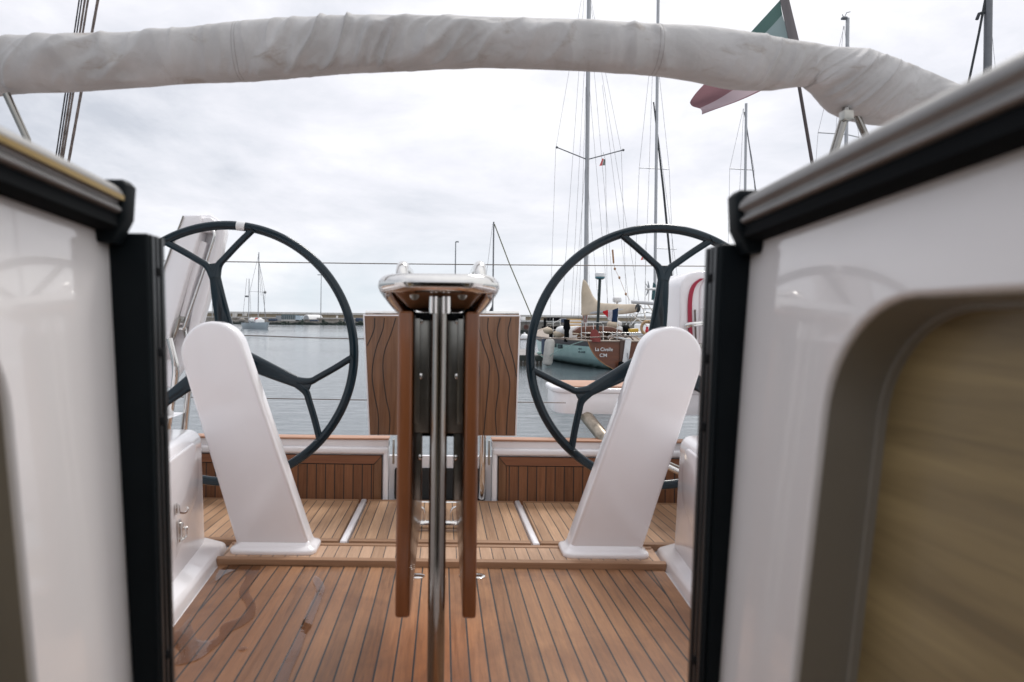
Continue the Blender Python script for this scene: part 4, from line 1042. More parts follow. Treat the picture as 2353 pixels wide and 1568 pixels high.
def lamp(px, pbase, ptop, d, heads, label, r=0.10):
    t = thing('lamp_post', label, 'lamp post', P(px, pbase, d))
    a, b_ = P(px, pbase, d), P(px, ptop, d); b_.x = a.x
    mb = MB(); mb.tube([a, b_], [r*1.3, r*0.75], 10); mb.build('pole', M_grey, t)
    for h in heads:
        mb = MB(); mb.box(*sorted((b_.x, b_.x+h)), b_.y-0.2, b_.y+0.2, b_.z-0.10, b_.z+0.12, 0.05); mb.build('lamp_head', M_grey, t)
lamp(737, 731, 632, yq+8, (-1.0, 1.0), 'tall thin lamp post on the breakwater seen through the left wheel')
lamp(1045, 735, 556, 120, (0.55,), 'lamp post with a single short head rising behind the steel grab rail', 0.13)
lamp(487.5, 731, 698, yq+8, (0.7,), 'small lamp post close to the folded white platform')

# a plain sailing yacht: hull, deck house, mast with spreaders, wires
def yacht(name, label, d, pxm, pytop, spreaders, heading=0.0, length=10.0, beam=3.2, mast_r=0.08, mm=M_mast, back=4.5, hull_m=None, wires=(), extra_top=0.0, group=None, free=1.0):
    base = P(pxm, 735, d); mx_, my_ = base.x, d
    t = thing(name, label, 'sailboat', (mx_, my_, 0), group)
    fwd = Vector((math.sin(heading), math.cos(heading), 0)); side = Vector((fwd.y, -fwd.x, 0))
    O = Vector((mx_, my_, 0)) - fwd*back
    def hf(u, v):
        hw = beam/2*(0.72+0.28*math.sin(min(1, u/0.5)*math.pi/2)) if u < 0.5 else beam/2*max(0.02, (1-((u-0.5)/0.5)**2.0))
        a = (v-0.5)*2; k = abs(a)
        zz = free*(1+0.22*u*u) if k > 0.999 else (free*(1+0.22*u*u)+0.45)*k**2.2-0.45
        return O + fwd*(length*(u + 0.13*(k-0.6)*max(0, u-0.6)*2.5)) + side*(hw*math.copysign(k**0.55, a)) + Vector((0, 0, zz))
    mb = MB(); mb.grid(hf, 22, 15)
    bm = mb.bm; bm.verts.ensure_lookup_table(); bm.faces.new([bm.verts[i] for i in range(15)])
    for i in range(21): bm.faces.new((bm.verts[i*15], bm.verts[(i+1)*15], bm.verts[(i+1)*15+14], bm.verts[i*15+14]))
    mb.build('hull', hull_m or M_white, t)
    mb = MB(); c = O + fwd*length*0.50 + Vector((0, 0, free+0.28)); mb.obox(c, side*beam*0.25, fwd*length*0.17, (0, 0, 0.30), 0.12, 3); mb.build('deck_house', M_white, t)
    ztop = P(pxm, pytop, d).z + extra_top
    mb = MB(); mb.tube([(mx_, my_, free), (mx_, my_, ztop)], mast_r, 12); ms_ = mb.build('mast', mm, t)
    for pl, pr, py, sw in spreaders:
        mb = MB(); zc = P(pxm, py, d).z; a = P(pl[0], pl[1], d); c_ = P(pr[0], pr[1], d)
        mb.tube([(a.x, my_, a.z), (mx_, my_, zc), (c_.x, my_, c_.z)], 0.030, 6); mb.build('spreader', mm, ms_)
    mb = MB()
    for p1, p2 in wires:
        mb.tube([P(p1[0], p1[1], d), P(p2[0], p2[1], d)], 0.0075*d/30, 5)
    if wires: struct(mb.build('rigging', M_rig, t), 'stuff')
    return t, O, fwd, side

y2, *_ = yacht('sailing_yacht', 'yacht mast with a dark furled stay behind the right steering wheel', 46, 1504, -30, [((1469,386),(1538,390),388,0), ((1505,570),(1555,573),571,0)], 0.1, 11, 3.4, 0.10,
      wires=[((1503,60),(1469,386)),((1469,386),(1455,735)),((1503,60),(1538,390)),((1538,390),(1552,735)),((1503,60),(1480,735)),((1503,240),(1570,735))])
mb = MB(); mb.tube([P(1502, 235, 46), P(1525, 440, 46), P(1545, 650, 46), P(1556, 760, 46)], [0.045, 0.075, 0.075, 0.06], 8); mb.build('furled_stay', M_rigdk, y2)
y3, *_ = yacht('sailing_yacht', 'slender mast under the red flag corner with short level spreaders', 42, 1709, 238, [((1677,388),(1733,391),390,0)], 0.2, 9.5, 3.0, 0.075,
      wires=[((1708,250),(1677,388)),((1677,388),(1672,640)),((1708,250),(1733,391)),((1733,391),(1738,640)),((1709,250),(1690,640)),((1677,388),(1682,366))])
mb = MB(); mb.tube([P(1711, 258, 42), P(1737, 440, 42), P(1760, 640, 42)], 0.035, 6); mb.build('furled_stay', M_mastdk, y3)
y4, *_ = yacht('sailing_yacht', 'mast with masthead instruments above the right end of the canvas roll', 34, 1940, 42, [((1880,305),(1974,316),309,0)], 0.15, 10.5, 3.3, 0.085,
      wires=[((1940,60),(1880,305)),((1880,305),(1874,385)),((1940,60),(1974,316)),((1974,316),(1980,600)),((1938,60),(1900,600)),((1944,50),(1955,130))])
mb = MB(); a = P(1940, 42, 34); mb.tube([a, a+Vector((-0.10, 0, 0.18))], 0.02, 6); mb.tube([a, a+Vector((0.12, 0, 0.28)), a+Vector((0.3, 0, 0.32))], 0.018, 6); mb.box(a.x-0.12, a.x+0.12, a.y-0.1, a.y+0.1, a.z-0.06, a.z+0.05, 0.02); mb.build('masthead_gear', M_mastdk, y4)
y5, *_ = yacht('sailing_yacht', 'dark thick mast with a slanting black stay at the upper right', 22, 2263, -120, [], 0.1, 11, 3.4, 0.115, M_mastdk,
      wires=[((2268,-50),(2310,400)),((2268,20),(2245,400)),((2266,-20),(2290,500))])
mb = MB(); mb.tube([P(2266, -10, 22), P(2250, 75, 22), P(2226, 190, 22), P(2180, 420, 22)], 0.035, 8); mb.build('furled_stay', M_rigdk, y5)
mb = MB(); a = P(2262, 28, 22); mb.tube([a, P(2250, 32, 22), P(2245, 45, 22)], 0.05, 8); mb.build('block', M_rigdk, y5)
y6, *_ = yacht('sailing_yacht', 'thin mast with one slanting olive stay standing behind the wooden panel', 70, 1132, 510, [], 0.0, 9, 2.2, 0.075, M_mastdk, wires=[((1132,515),(1105,735))])
mb = MB(); mb.tube([P(1136, 515, 70), P(1170, 605, 70), P(1222, 728, 70)], 0.06, 6); mb.build('slack_stay', M_rig2, y6)
mb = MB(); c = P(1129, 707, 70); mb.prism([(c.x-0.30, 70, c.z-0.5), (c.x+0.02, 70, c.z+0.05), (c.x+0.12, 70, c.z+0.45), (c.x+0.20, 70, c.z-0.5)], (0, 0.3, 0), 0.03); mb.build('sail_bag', M_rigdk, y6)

# two-masted yacht at anchor
kt, O, fw, sd_ = yacht('anchored_ketch', 'pale two-masted yacht lying at anchor, seen through the left wheel', 105, 593, 580, [((574,670),(609,672),671,0)], R(147), 10.0, 2.7, 0.075, M_mast, 5.6, plain('pale_blue_hull', (0.42, 0.49, 0.53), 0.35), free=0.85,
      wires=[((593,590),(574,670)),((574,670),(578,745)),((593,590),(609,672)),((609,672),(606,745)),((593,585),(613,745)),((567,640),(556,745)),((593,590),(600,680))])
mz = P(567, 735, 105); mb = MB(); mb.tube([(mz.x, 106, 1.0), (mz.x, 106, P(567, 640, 105).z)], 0.062, 10); mb.build('mizzen_mast', M_mast, kt)
mb = MB(); a = P(567, 682, 105); mb.lathe([(0.12, -0.1), (0.28, -0.06), (0.28, 0.12), (0.1, 0.2)], a, 14); mb.build('radar_dome', M_mastdk, kt)
for px, m_ in ((578, M_white), (584, M_white), (590, plain('red_canvas', (0.35, 0.06, 0.05), 0.7)), (597, M_white), (556, M_quay)):
    c = P(px, 736, 104.6); mb = MB(); mb.ball((c.x, c.y, c.z), 0.42, 1.1, 1.4, 0.9, 10, 7); mb.build('deck_gear', m_, kt)
mb = MB(); a = P(609, 690, 104); mb.tube([P(604, 672, 105), P(611, 735, 104)], 0.05, 6); mb.ball(P(609, 672, 105), 0.22); mb.build('radar_reflector', M_rig, kt)

# ------------------------------------------------------------------ the wooden-sterned boat on the right
def c4(x, y): return ((1250 + x/3.92)/1.0625, (550 + y/3.92)/1.0625)
D0 = 24.0
stern = P(*c4(1060, 1390), D0); SX = stern.x
LC = thing('wooden_sterned_yacht', 'aqua hulled sailboat with a varnished wooden stern lettered in white', 'sailboat', (SX, D0, 0))
HD = R(-3.0); fwd = Vector((math.sin(HD), math.cos(HD), 0)); sid = Vector((fwd.y, -fwd.x, 0)); SO = Vector((SX, D0, 0))
stprof = [(1.25, 1.02), (1.20, 0.86), (1.16, 0.76), (1.01, 0.52), (0.83, 0.33), (0.62, 0.18), (0.40, 0.07), (0.26, -0.02), (0.05, -0.3)]
stat = [(0.0, 1.0, 0.0), (0.8, 1.15, 0.25), (2.0, 1.36, 0.55), (3.5, 1.50, 0.80), (5.5, 1.56, 0.95), (7.5, 1.40, 0.9), (9.5, 0.95, 0.8), (11.0, 0.45, 0.7), (12.0, 0.04, 0.6)]
def hull_lc(s, k, sg, out=0.0):
    for i in range(len(stat)-1):
        if stat[i][0] <= s <= stat[i+1][0]: break
    f = (s-stat[i][0])/(stat[i+1][0]-stat[i][0]); f = f*f*(3-2*f)*0.5+f*0.5
    sc_ = stat[i][1]*(1-f)+stat[i+1][1]*f; full = stat[i][2]*(1-f)+stat[i+1][2]*f
    ki = min(len(stprof)-2, int(k)); kf = k-ki
    x = stprof[ki][0]*(1-kf)+stprof[ki+1][0]*kf; z = stprof[ki][1]*(1-kf)+stprof[ki+1][1]*kf
    xf = 1.25*(1.0 - 0.02*k - 0.012*k*max(0, k-4))
    xx = (x*(1-full)+xf*full)*sc_ + out
    zz = z + (0.035*max(0, s-5)**1.5*0.6 if z > 0.5 else 0)
    return SO + fwd*s + sid*(sg*xx) + Vector((0, 0, zz))
m, g, b = mat('aqua_hull'); co = obj_co(g); x, y, z = g.sep(co)
n = g.noise(g.comb(g.m('MULTIPLY', x, 4), g.m('MULTIPLY', y, 1.0), g.m('MULTIPLY', z, 0.8)), 1.5, 6, 0.6)
base = g.mix(g.mr(n, 0.35, 0.7), (0.50, 0.74, 0.71, 1), (0.63, 0.85, 0.83, 1))
slime = g.mr(g.m('ADD', z, g.m('MULTIPLY', g.m('SUBTRACT', n, 0.5), 0.25)), 0.0, 0.16, 1.0, 0.0, True)
g.put(b.inputs['Base Color'], g.mix(slime, base, (0.07, 0.14, 0.125, 1))); b.inputs['Roughness'].default_value = 0.32
M_aqua = m
M_sheer = plain('grey_sheer_band', (0.105, 0.105, 0.115), 0.5)
M_mahog = wood('varnished_mahogany', (0.075, 0.024, 0.013, 1), (0.20, 0.070, 0.034, 1), 'X', 0.4, 0.08, scale=0.22)
M_tan = plain('tan_cove_line', (0.36, 0.19, 0.09), 0.5)
M_cream = plain('cream_sailcloth', (0.52, 0.44, 0.34), 0.85, var=0.12, vscale=2.5, bump=0.3, bscale=9)
mb = MB()
for sg in (-1, 1): mb.grid(lambda u, v, sg=sg: hull_lc(12*u, 1.4+6.6*v, sg), 30, 22)
mb.build('hull', M_aqua, LC)
for sg in (-1, 1):
    mb = MB(); mb.grid(lambda u, v, sg=sg: hull_lc(12*u, 0.0+1.45*v, sg, 0.012), 30, 5); mb.build('sheer_band', M_sheer, LC)
mb = MB(); pts = [hull_lc(0, 8*i/24, -1) for i in range(25)] + [hull_lc(0, 8*i/24, 1) for i in range(24, -1, -1)]
mb.prism([p - fwd*0.012 for p in pts], fwd*0.05); tr_o = mb.build('transom_board', M_mahog, LC, 0)
mb = MB()
for sg in (-1, 1): mb.tube([hull_lc(0, 7.4*i/24, sg, 0.006)-fwd*0.014 for i in range(25)], 0.018, 6)
mb.build('cove_line', M_tan, LC)
mb = MB(); mb.poly([hull_lc(12*i/20, 0.05, -1) for i in range(21)] + [hull_lc(12*i/20, 0.05, 1) for i in range(20, -1, -1)]); mb.build('deck', plain('teak_grey_deck', (0.30, 0.25, 0.21), 0.7), LC, 0)
mb = MB(); mb.tube([hull_lc(12*i/20, 0, -1) for i in range(21)], 0.035, 6); mb.tube([hull_lc(0, 0, -1)-fwd*0.02, hull_lc(0, 0, 1)-fwd*0.02], 0.03, 6); mb.tube([hull_lc(12*i/20, 0, 1) for i in range(21)], 0.035, 6); mb.build('toe_rail', plain('pale_toe_rail', (0.42, 0.34, 0.28), 0.6), LC)
rotM = Matrix.Rotation(-HD, 4, 'Z') @ Matrix.Rotation(math.pi/2, 4, 'X')
def lettering(txt, px, py, size, sx):
    q = P(*c4(px, py), D0); q.y = D0 - (q.x-SX)*fwd.x/fwd.y - 0.03; return text_mesh(txt, 'lettering', M_white, Matrix.Translation(q) @ rotM, size, tr_o, 0.004, sx=sx, bold=0.0015)
lettering('La Civelle', 876, 1190, 0.175, 0.92); lettering('CM', 870, 1247, 0.165, 1.12)
def quad4(pts, d, th, name, m_, parent=LC, bev=0.0, seg=2):
    mb = MB(); mb.prism([P(*c4(a, b_), d) for a, b_ in pts], (0, th, 0), bev, seg); return mb.build(name, m_, parent)
def hull_at(px, z):
    """the point of the port side at height z that is seen at photo column px"""
    best = None
    for i in range(400):
        q = hull_lc(0.02+6.0*i/399, 0, -1); ks = 0.0
        for j in range(200):
            p = hull_lc(0.02+6.0*i/399, 6.5*j/199, -1, 0.012)
            if p.z <= z: break
        e = abs(p.x/p.y*F+1021-px)
        if best is None or e < best[0]-0.05: best = (e, p)
        elif e > best[0]+25: break
    return best[1]
def hull_patch(x0, x1, y0, y1, name, m_):
    p0, p1 = c4(x0, y0), c4(x1, y1); a = hull_at(p0[0], P(*p0, 25.3).z); b_ = hull_at(p1[0], P(*p0, 25.0).z); z1 = P(*p1, 25.1).z
    c = hull_at(p1[0], z1); d = hull_at(p0[0], z1)
    o_ = Vector((-0.02, -0.02, 0)); mb = MB(); mb.prism([a+o_, b_+o_, c+o_, d+o_], (0.03, 0, 0)); return mb.build(name, m_, LC, 0)
hull_patch(398, 425, 1148, 1186, 'porthole', M_glass); hull_patch(443, 485, 1152, 1194, 'porthole', M_glass)
M_faint = plain('faded_stencil', (0.20, 0.29, 0.30), 0.6)
for x0, x1, y0, y1 in ((642,650,1172,1186),(660,664,1172,1186),(640,652,1204,1218),(662,676,1204,1218),(680,698,1200,1218)): hull_patch(x0, x1, y0, y1, 'stencil_mark', M_faint)
# outboard rudder stock and white steering vane
quad4([(1036,1100),(1082,1100),(1078,1400),(1030,1400)], 23.93, 0.10, 'rudder_stock', plain('brown_rudder', (0.09, 0.05, 0.035), 0.5), bev=0.02)
vane = quad4([(1088,1092),(1146,1096),(1110,1345),(1056,1335)], 23.85, 0.06, 'steering_vane', M_white, bev=0.02)
quad4([(1020,1072),(1146,1088),(1144,1104),(1020,1086)], 23.84, 0.10, 'vane_arm', M_white, bev=0.02)
text_mesh('seqpton', 'lettering', M_blue, Matrix.Translation(P(*c4(1110, 1260), 23.83)) @ Matrix.Rotation(math.pi/2, 4, 'X') @ Matrix.Rotation(-math.pi/2+0.10, 4, 'Z'), 0.085, vane, 0.001)
mb = MB(); q = P(*c4(1045, 1345), 23.8); mb.lathe([(0.10, -0.22), (0.10, 0.1), (0.06, 0.14)], q, 14); mb.tube([q+Vector((0, 0, 0.12)), P(*c4(1060, 1320), 23.75), P(*c4(1085, 1350), 23.7)], 0.03, 8); mb.build('trailing_motor', M_rubber, LC)
# deck furniture
quad4([(430,1012),(470,985),(660,965),(700,1000),(700,1095),(430,1092)], 27.5, 1.6, 'cabin_side', M_white, bev=0.06)
quad4([(600,1010),(650,975),(820,962),(960,975),(1055,1010),(1060,1045),(960,1030),(820,1020),(680,1040),(600,1055)], 25.2, 0.5, 'cockpit_coaming', M_mahog, bev=0.04)
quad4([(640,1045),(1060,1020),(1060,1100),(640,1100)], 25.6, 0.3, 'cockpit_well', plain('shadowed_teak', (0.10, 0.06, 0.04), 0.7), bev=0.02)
m, g, b = mat('striped_canvas'); x, y, z = g.sep(obj_co(g)); f = g.m('FRACT', g.m('DIVIDE', g.m('ADD', z, 0.0), 0.125))
g.put(b.inputs['Base Color'], g.mix(g.m('LESS_THAN', f, 0.42), (0.68, 0.65, 0.62, 1), (0.56, 0.34, 0.12, 1))); b.inputs['Roughness'].default_value = 0.8; M_stripe = m
quad4([(538,900),(665,900),(665,985),(560,985)], 28.6, 0.4, 'striped_dodger', M_stripe, bev=0.03)
quad4([(665,985),(720,985),(720,1015),(665,1015)], 25.9, 0.4, 'locker', M_tan, bev=0.03)
quad4([(470,895),(525,893),(550,955),(480,930)], 29.0, 0.5, 'folded_hood', M_blue, bev=0.05)
mb = MB(); q = P(*c4(396, 1025), 27.2); mb.lathe([(0.16, -0.28), (0.20, 0.2), (0.22, 0.24)], q, 16); mb.build('black_bucket', M_rubber, LC)
mb = MB(); q = P(*c4(524, 1010), 25.6); mb.lathe([(0.10, -0.42), (0.09, 0.0), (0.14, 0.1), (0.10, 0.3), (0.12, 0.42)], q, 14); mb.build('winch', M_rubber, LC)
mb = MB(); q = P(*c4(796, 1058), 23.95)
mb.grid(lambda u, v: q + Vector(((0.05+0.10*math.sin(min(1, u*1.15)*math.pi*0.62)**0.8 + 0.012*mnoise.noise(Vector((u*6, v*5, 3))))*math.cos(2*math.pi*v)*1.25, 0.10*math.sin(2*math.pi*v)*(0.4+u*0.6), 0.22-0.44*u)) + Vector((0.06*(u-0.5), 0, 0)), 14, 14, False, True)
mb.build('red_bag', plain('rust_red_bag', (0.20, 0.035, 0.030), 0.7, var=0.25), LC)
random.seed(3)
for i in range(26):
    x = random.uniform(640, 1220); q = P(*c4(x, random.uniform(1035, 1085)), random.uniform(24.4, 26.0)); mb = MB()
    a = Vector((random.uniform(-.35, .35), random.uniform(-.3, .3), random.uniform(-.08, .12)))
    mb.tube([q-a, q+a*0.2+Vector((0, 0, 0.04)), q+a], random.uniform(0.012, 0.04), 7)
    mb.build('deck_gear', random.choice([M_mahog, M_tan, M_steel, M_rope, M_rigdk, M_cream, M_white, M_mahog]), LC)
for px, py, r_, m_ in ((345,1010,0.16,M_cream),(450,1040,0.2,M_cream),(480,1010,0.22,M_white),(1010,1000,0.2,M_white),(965,960,0.22,M_cream),(1085,990,0.16,M_rubber),(985,1015,0.2,M_mahog),(700,1075,0.10,M_white),(1085,1050,0.14,M_rubber),(1010,945,0.16,M_white)):
    q = P(*c4(px, py), 26.2); mb = MB(); mb.grid(lambda u, v: q + Vector((r_*math.sin(math.pi*u)*math.cos(2*math.pi*v)*1.15, r_*math.sin(math.pi*u)*math.sin(2*math.pi*v), r_*0.8*math.cos(math.pi*u)))*(1+0.25*mnoise.noise(Vector((u*3+px, v*4, py)))), 10, 12, False, True); mb.build('deck_gear', m_, LC)
# stern rails
def rail4(pts, d, r=0.014, name='stern_rail'):
    mb = MB(); mb.tube([P(*c4(*q), d) for q in pts], r, 8); mb.build(name, M_steel, LC)
rail4([(665,1090),(665,938),(850,934),(872,955),(874,1100)], 24.05); rail4([(665,1030),(874,1025)], 24.05, 0.010); rail4([(705,1090),(705,938)], 24.1, 0.010); rail4([(780,1095),(780,938)], 24.1, 0.010)
rail4([(1005,1100),(1003,1030),(1240,1030)], 24.0); rail4([(874,1025),(1003,1030)], 24.0, 0.010); rail4([(395,1085),(395,890)], 27, 0.012, 'stanchion'); rail4([(340,940),(395,940),(470,900)], 27.3, 0.010, 'lifeline'); rail4([(340,1000),(395,1003),(520,1000),(665,1030)], 26.4, 0.008, 'lifeline')
rail4([(465,1000),(460,900)], 27.4, 0.016, 'stanchion')
# radar post, second radar, gantry, wind generator
mb = MB(); mb.tube([P(*c4(814, 1080), 24.3), P(*c4(842, 515), 24.3)], 0.052, 14); mb.build('radar_post', plain('dark_green_post', (0.010, 0.022, 0.022), 0.4), LC)
q = P(*c4(842, 515), 24.3); mb = MB(); mb.lathe([(0.10, -0.02), (0.17, 0.02), (0.172, 0.075)], q, 24); rb_ = mb.build('radar_base', plain('radar_teal', (0.07, 0.18, 0.22), 0.4), LC)
mb = MB(); mb.lathe([(0.174, 0.076), (0.177, 0.16), (0.165, 0.205), (0.10, 0.228), (0.02, 0.233)], q, 28); mb.build('radar_dome', M_white, LC)
q = P(*c4(1006, 720), 30); mb = MB(); mb.lathe([(0.05, -0.5), (0.05, -0.1), (0.18, -0.06), (0.20, 0.05), (0.17, 0.12), (0.05, 0.14)], q, 20); mb.build('small_radar', M_white, LC)
mb = MB(); mb.tube([P(*c4(1145, 735), 26.5), P(*c4(1260, 742), 26.5), P(*c4(1380, 752), 26.5)], 0.07, 10); mb.build('rolled_awning', plain('pale_awning', (0.55, 0.56, 0.58), 0.7), LC)
for pts in ([(1130,960),(1150,880),(1200,850),(1290,835),(1370,845)], [(1230,765),(1250,800),(1370,800)], [(1255,800),(1280,900)], [(1180,850),(1130,850),(1090,960)], [(1300,760),(1390,880)], [(1150,860),(1290,960)], [(1235,770),(1180,900)], [(1100,1000),(1190,900),(1370,905)]): rail4(pts, 26.8, 0.022, 'gantry_tube')
mb = MB(); a = P(*c4(1312, 612), 27.5); mb.tube([P(*c4(1306, 740), 27.5), P(*c4(1312, 612), 27.5)], 0.022, 8); wg = mb.build('wind_generator', M_white, LC)
mb = MB(); mb.tube([a + Vector((-0.12, 0, 0)), a + Vector((0.26, 0, 0))], 0.05, 10); mb.build('nacelle', M_white, wg)
for ex, ey in ((1268, 540), (1302, 534), (1284, 676)):
    e = P(*c4(ex, ey), 27.5); mb = MB(); mb.tube([a, a.lerp(e, .3), e], [0.03, 0.045, 0.012], 6, flat=0.35); mb.build('blade', M_grey, wg)
# main mast, spreaders, courtesy flag
MX = P(1345, 735, 29.0)
mb = MB(); mb.tube([(MX.x, 29, 1.0), (MX.x, 29, 17.6)], 0.088, 14); mst = mb.build('mast', M_mast, LC)
for tip in ((1277, 343), (1428, 349)):
    mb = MB(); e = P(*tip, 29); e.y = 28.7; c = P(1346, 367, 29); mb.tube([(MX.x, 29, c.z), e], 0.024, 8); mb.ball(e, 0.055); mb.build('spreader', M_mastdk, mst)
mb = MB()
for p1, p2 in (((1346,-60),(1277,343)),((1277,343),(1264,735)),((1346,-60),(1428,349)),((1428,349),(1440,735)),((1346,100),(1312,735)),((1346,100),(1400,735)),((1346,-60),(1290,735)),((1346,60),(1355,735)),((1346,-60),(1475,735)),((1346,368),(1318,735)),((1346,368),(1378,735)),((1346,200),(1330,735)),((1384,195),(1450,735)),((1346,-60),(1415,735))):
    mb.tube([P(*p1, 29), P(*p2, 28.7)], 0.0065, 5)
struct(mb.build('rigging', M_rig, LC), 'stuff')
# sail cover: upright at the mast, then along the boom
up = cr([(684,520,0),(700,530,0),(728,570,0),(760,640,0),(800,705,0),(845,742,0),(950,752,0),(1100,758,0),(1180,757,0),(1196,766,0)], 6)
dn = cr([(674,560,0),(664,640,0),(664,760,0),(670,860,0),(720,862,0),(800,862,0),(900,860,0),(1030,856,0),(1150,842,0),(1196,832,0)], 6)
def cover_fn(u, v):
    i = u*(len(up)-1); k = min(len(up)-2, int(i)); f = i-k
    a = up[k].lerp(up[k+1], f); c = dn[k].lerp(dn[k+1], f); d_ = 28.7 - 3.6*max(0, ((a.x+c.x)/2-700)/500)
    A, C = P(*c4(a.x, a.y), d_), P(*c4(c.x, c.y), d_); mid = (A+C)/2; h = (A-C)/2
    th = 2*math.pi*v; wob = 1 + 0.05*mnoise.noise(Vector((u*9, v*5+u*4, 2.0)))
    return mid + h*math.cos(th)*wob + Vector((0.25, 1, 0)).normalized()*0.20*math.sin(th)*wob
mb = MB(); mb.grid(cover_fn, len(up), 24, False, True); mb.build('sail_cover', M_cream, LC, 180)
mb = MB(); mb.tube([P(*c4(670, 850), 28.7), P(*c4(1215, 800), 25.05)], 0.055, 12); mb.build('boom', M_mast, LC)
mb = MB(); q = P(*c4(1205, 795), 25.05); mb.ball(q, 0.10, 1, 1, 1.6); mb.build('boom_end', M_rigdk, LC)
mb = MB(); q = P(*c4(700, 900), 28.8); mb.tube([q+Vector((-0.1, 0, 0.3)), q+Vector((0.0, 0, -0.35)), q+Vector((0.1, 0, 0.3))], 0.035, 8); mb.build('coiled_rope', plain('red_white_rope', (0.34, 0.18, 0.17), 0.8), LC)
# ensign of three bands on a leaning staff
FR = thing('stern_flag', 'blue white and red striped flag flying from the wooden stern', 'flag', P(*c4(1005, 1085), 23.9))
mb = MB(); mb.tube([P(*c4(1003, 1085), 23.9), P(*c4(1018, 786), 23.9)], 0.012, 8); mb.build('staff', M_steel, FR)
def band(pts, m_, name):
    mb = MB(); A, B_, C, D_ = [Vector((*c4(*q), 0)) for q in pts]
    mb.grid(lambda u, v: P(*(A.lerp(B_, u)).lerp(D_.lerp(C, u), v).to_2d(), 23.9) + Vector((0, 0.05*math.sin(u*4+v*3), 0)), 8, 8); bmesh.ops.solidify(mb.bm, geom=mb.bm.faces, thickness=0.004); mb.build(name, m_, FR)
band([(960,815),(1014,792),(1008,930),(956,926)], plain('navy_bunting', lin(45, 70, 105), 0.8), 'blue_band'); band([(916,822),(960,815),(956,926),(918,905)], plain('white_bunting', (0.70, 0.68, 0.70), 0.8), 'white_band')
band([(868,826),(916,812),(920,890),(880,850)], plain('red_bunting', lin(205, 50, 58), 0.8), 'red_band')
# ring lifebuoy on the rail
LB = thing('lifebuoy', 'tan ring lifebuoy lettered in black on the stern rail', 'lifebuoy', P(*c4(1298, 985), 23.95))
q = P(*c4(1298, 985), 23.95); mb = MB(); ro = 0.225
mb.grid(lambda u, v: q + Vector(((ro+0.055*math.cos(2*math.pi*v))*math.cos(2*math.pi*u)*0.95, 0.05*math.sin(2*math.pi*v), (ro+0.055*math.cos(2*math.pi*v))*math.sin(2*math.pi*u))), 36, 12, True, True); ring = mb.build('ring', plain('tan_buoy', (0.46, 0.30, 0.16), 0.6), LB, 180)
for i, ch in enumerate('LACIVELLE'):
    a = R(165-i*19.0); text_mesh(ch, 'lettering', M_caulk, Matrix.Translation(q + Vector((ro*0.95*math.cos(a), -0.052, ro*math.sin(a)))) @ Matrix.Rotation(math.pi/2, 4, 'X') @ Matrix.Rotation(a-math.pi/2, 4, 'Z'), 0.085, ring, 0.001)
mb = MB(); mb.tube([q+Vector((0, .05, -0.25)), q+Vector((0, .05, 0.05))], 0.045, 10); mb.ball(q+Vector((-0.0, .03, -0.10)), 0.075); mb.build('fire_bottle', plain('signal_red', lin(200, 40, 55), 0.4), LB)
tag(quad4([(1130,994),(1212,990),(1215,1024),(1132,1028)], 24.3, 0.25, 'yellow_bundle', plain('yellow_cloth', (0.62, 0.40, 0.06), 0.7, bump=0.4, bscale=30), None, 0.03), 'yellow cloth bundle lashed left of the tan lifebuoy', 'bundle')
# small pennants
def pennant(pts, d, cols, label, ropepts):
    t = thing('pennant', label, 'flag', P(*pts[0], d))
    A, B_, C, D_ = [Vector((*q, 0)) for q in pts]; n = len(cols)
    for i, (nm, c) in enumerate(cols):
        mb = MB(); mb.grid(lambda u, v: P(*(A.lerp(B_, (i+u)/n)).lerp(D_.lerp(C, (i+u)/n), v).to_2d(), d) + Vector((0, 0.03*math.sin(u*3+i+v*2), 0)), 5, 6); bmesh.ops.solidify(mb.bm, geom=mb.bm.faces, thickness=0.004); mb.build(nm, plain(nm, c, 0.8), t)
    mb = MB(); mb.tube([P(*q, d) for q in ropepts], 0.007, 5); mb.build('halyard', M_rig, t)
pennant([(1391,366),(1384,364),(1377,382),(1391,380)], 28.6, [('green_band', lin(150,160,155)), ('red_band', lin(225,135,135))], 'small faded red and green pennant under the right spreader of the silver mast', [(1386,350),(1391,366),(1392,400),(1396,735)])
pennant([(1483,588),(1476,586),(1472,598),(1483,597)], 30.5, [('green_band', lin(180,195,185)), ('red_band', lin(225,120,110))], 'small faded red and white pennant seen through the upper right wheel spoke', [(1483,560),(1483,588),(1484,735)])
mb = MB(); mb.prism([P(*c4(*q), 44) for q in [(1362,550),(1378,570),(1376,710),(1346,716),(1352,640)]], (0, 0.3, 0), 0.03); tag(mb.build('furled_flag', plain('dark_teal_cloth', (0.03, 0.09, 0.10), 0.8)), 'dark green furled flag hanging against the far mast behind the right wheel', 'flag')
mb = MB(); mb.tube([P(*c4(963, 235), 27.0), P(*c4(973, 365), 27.0)], 0.035, 8); mb.tube([P(*c4(973, 365), 27.0), P(*c4(985, 420), 27), P(*c4(1028, 505), 27), P(*c4(1090, 660), 27), P(*c4(1130, 720), 27)], 0.007, 5)
for q in ((985, 418), (1028, 503), (1090, 660)): mb.ball(P(*c4(*q), 27), 0.045, 1, 1, 1.3, 10, 7)
mb.build('topping_lift', M_tan, LC)

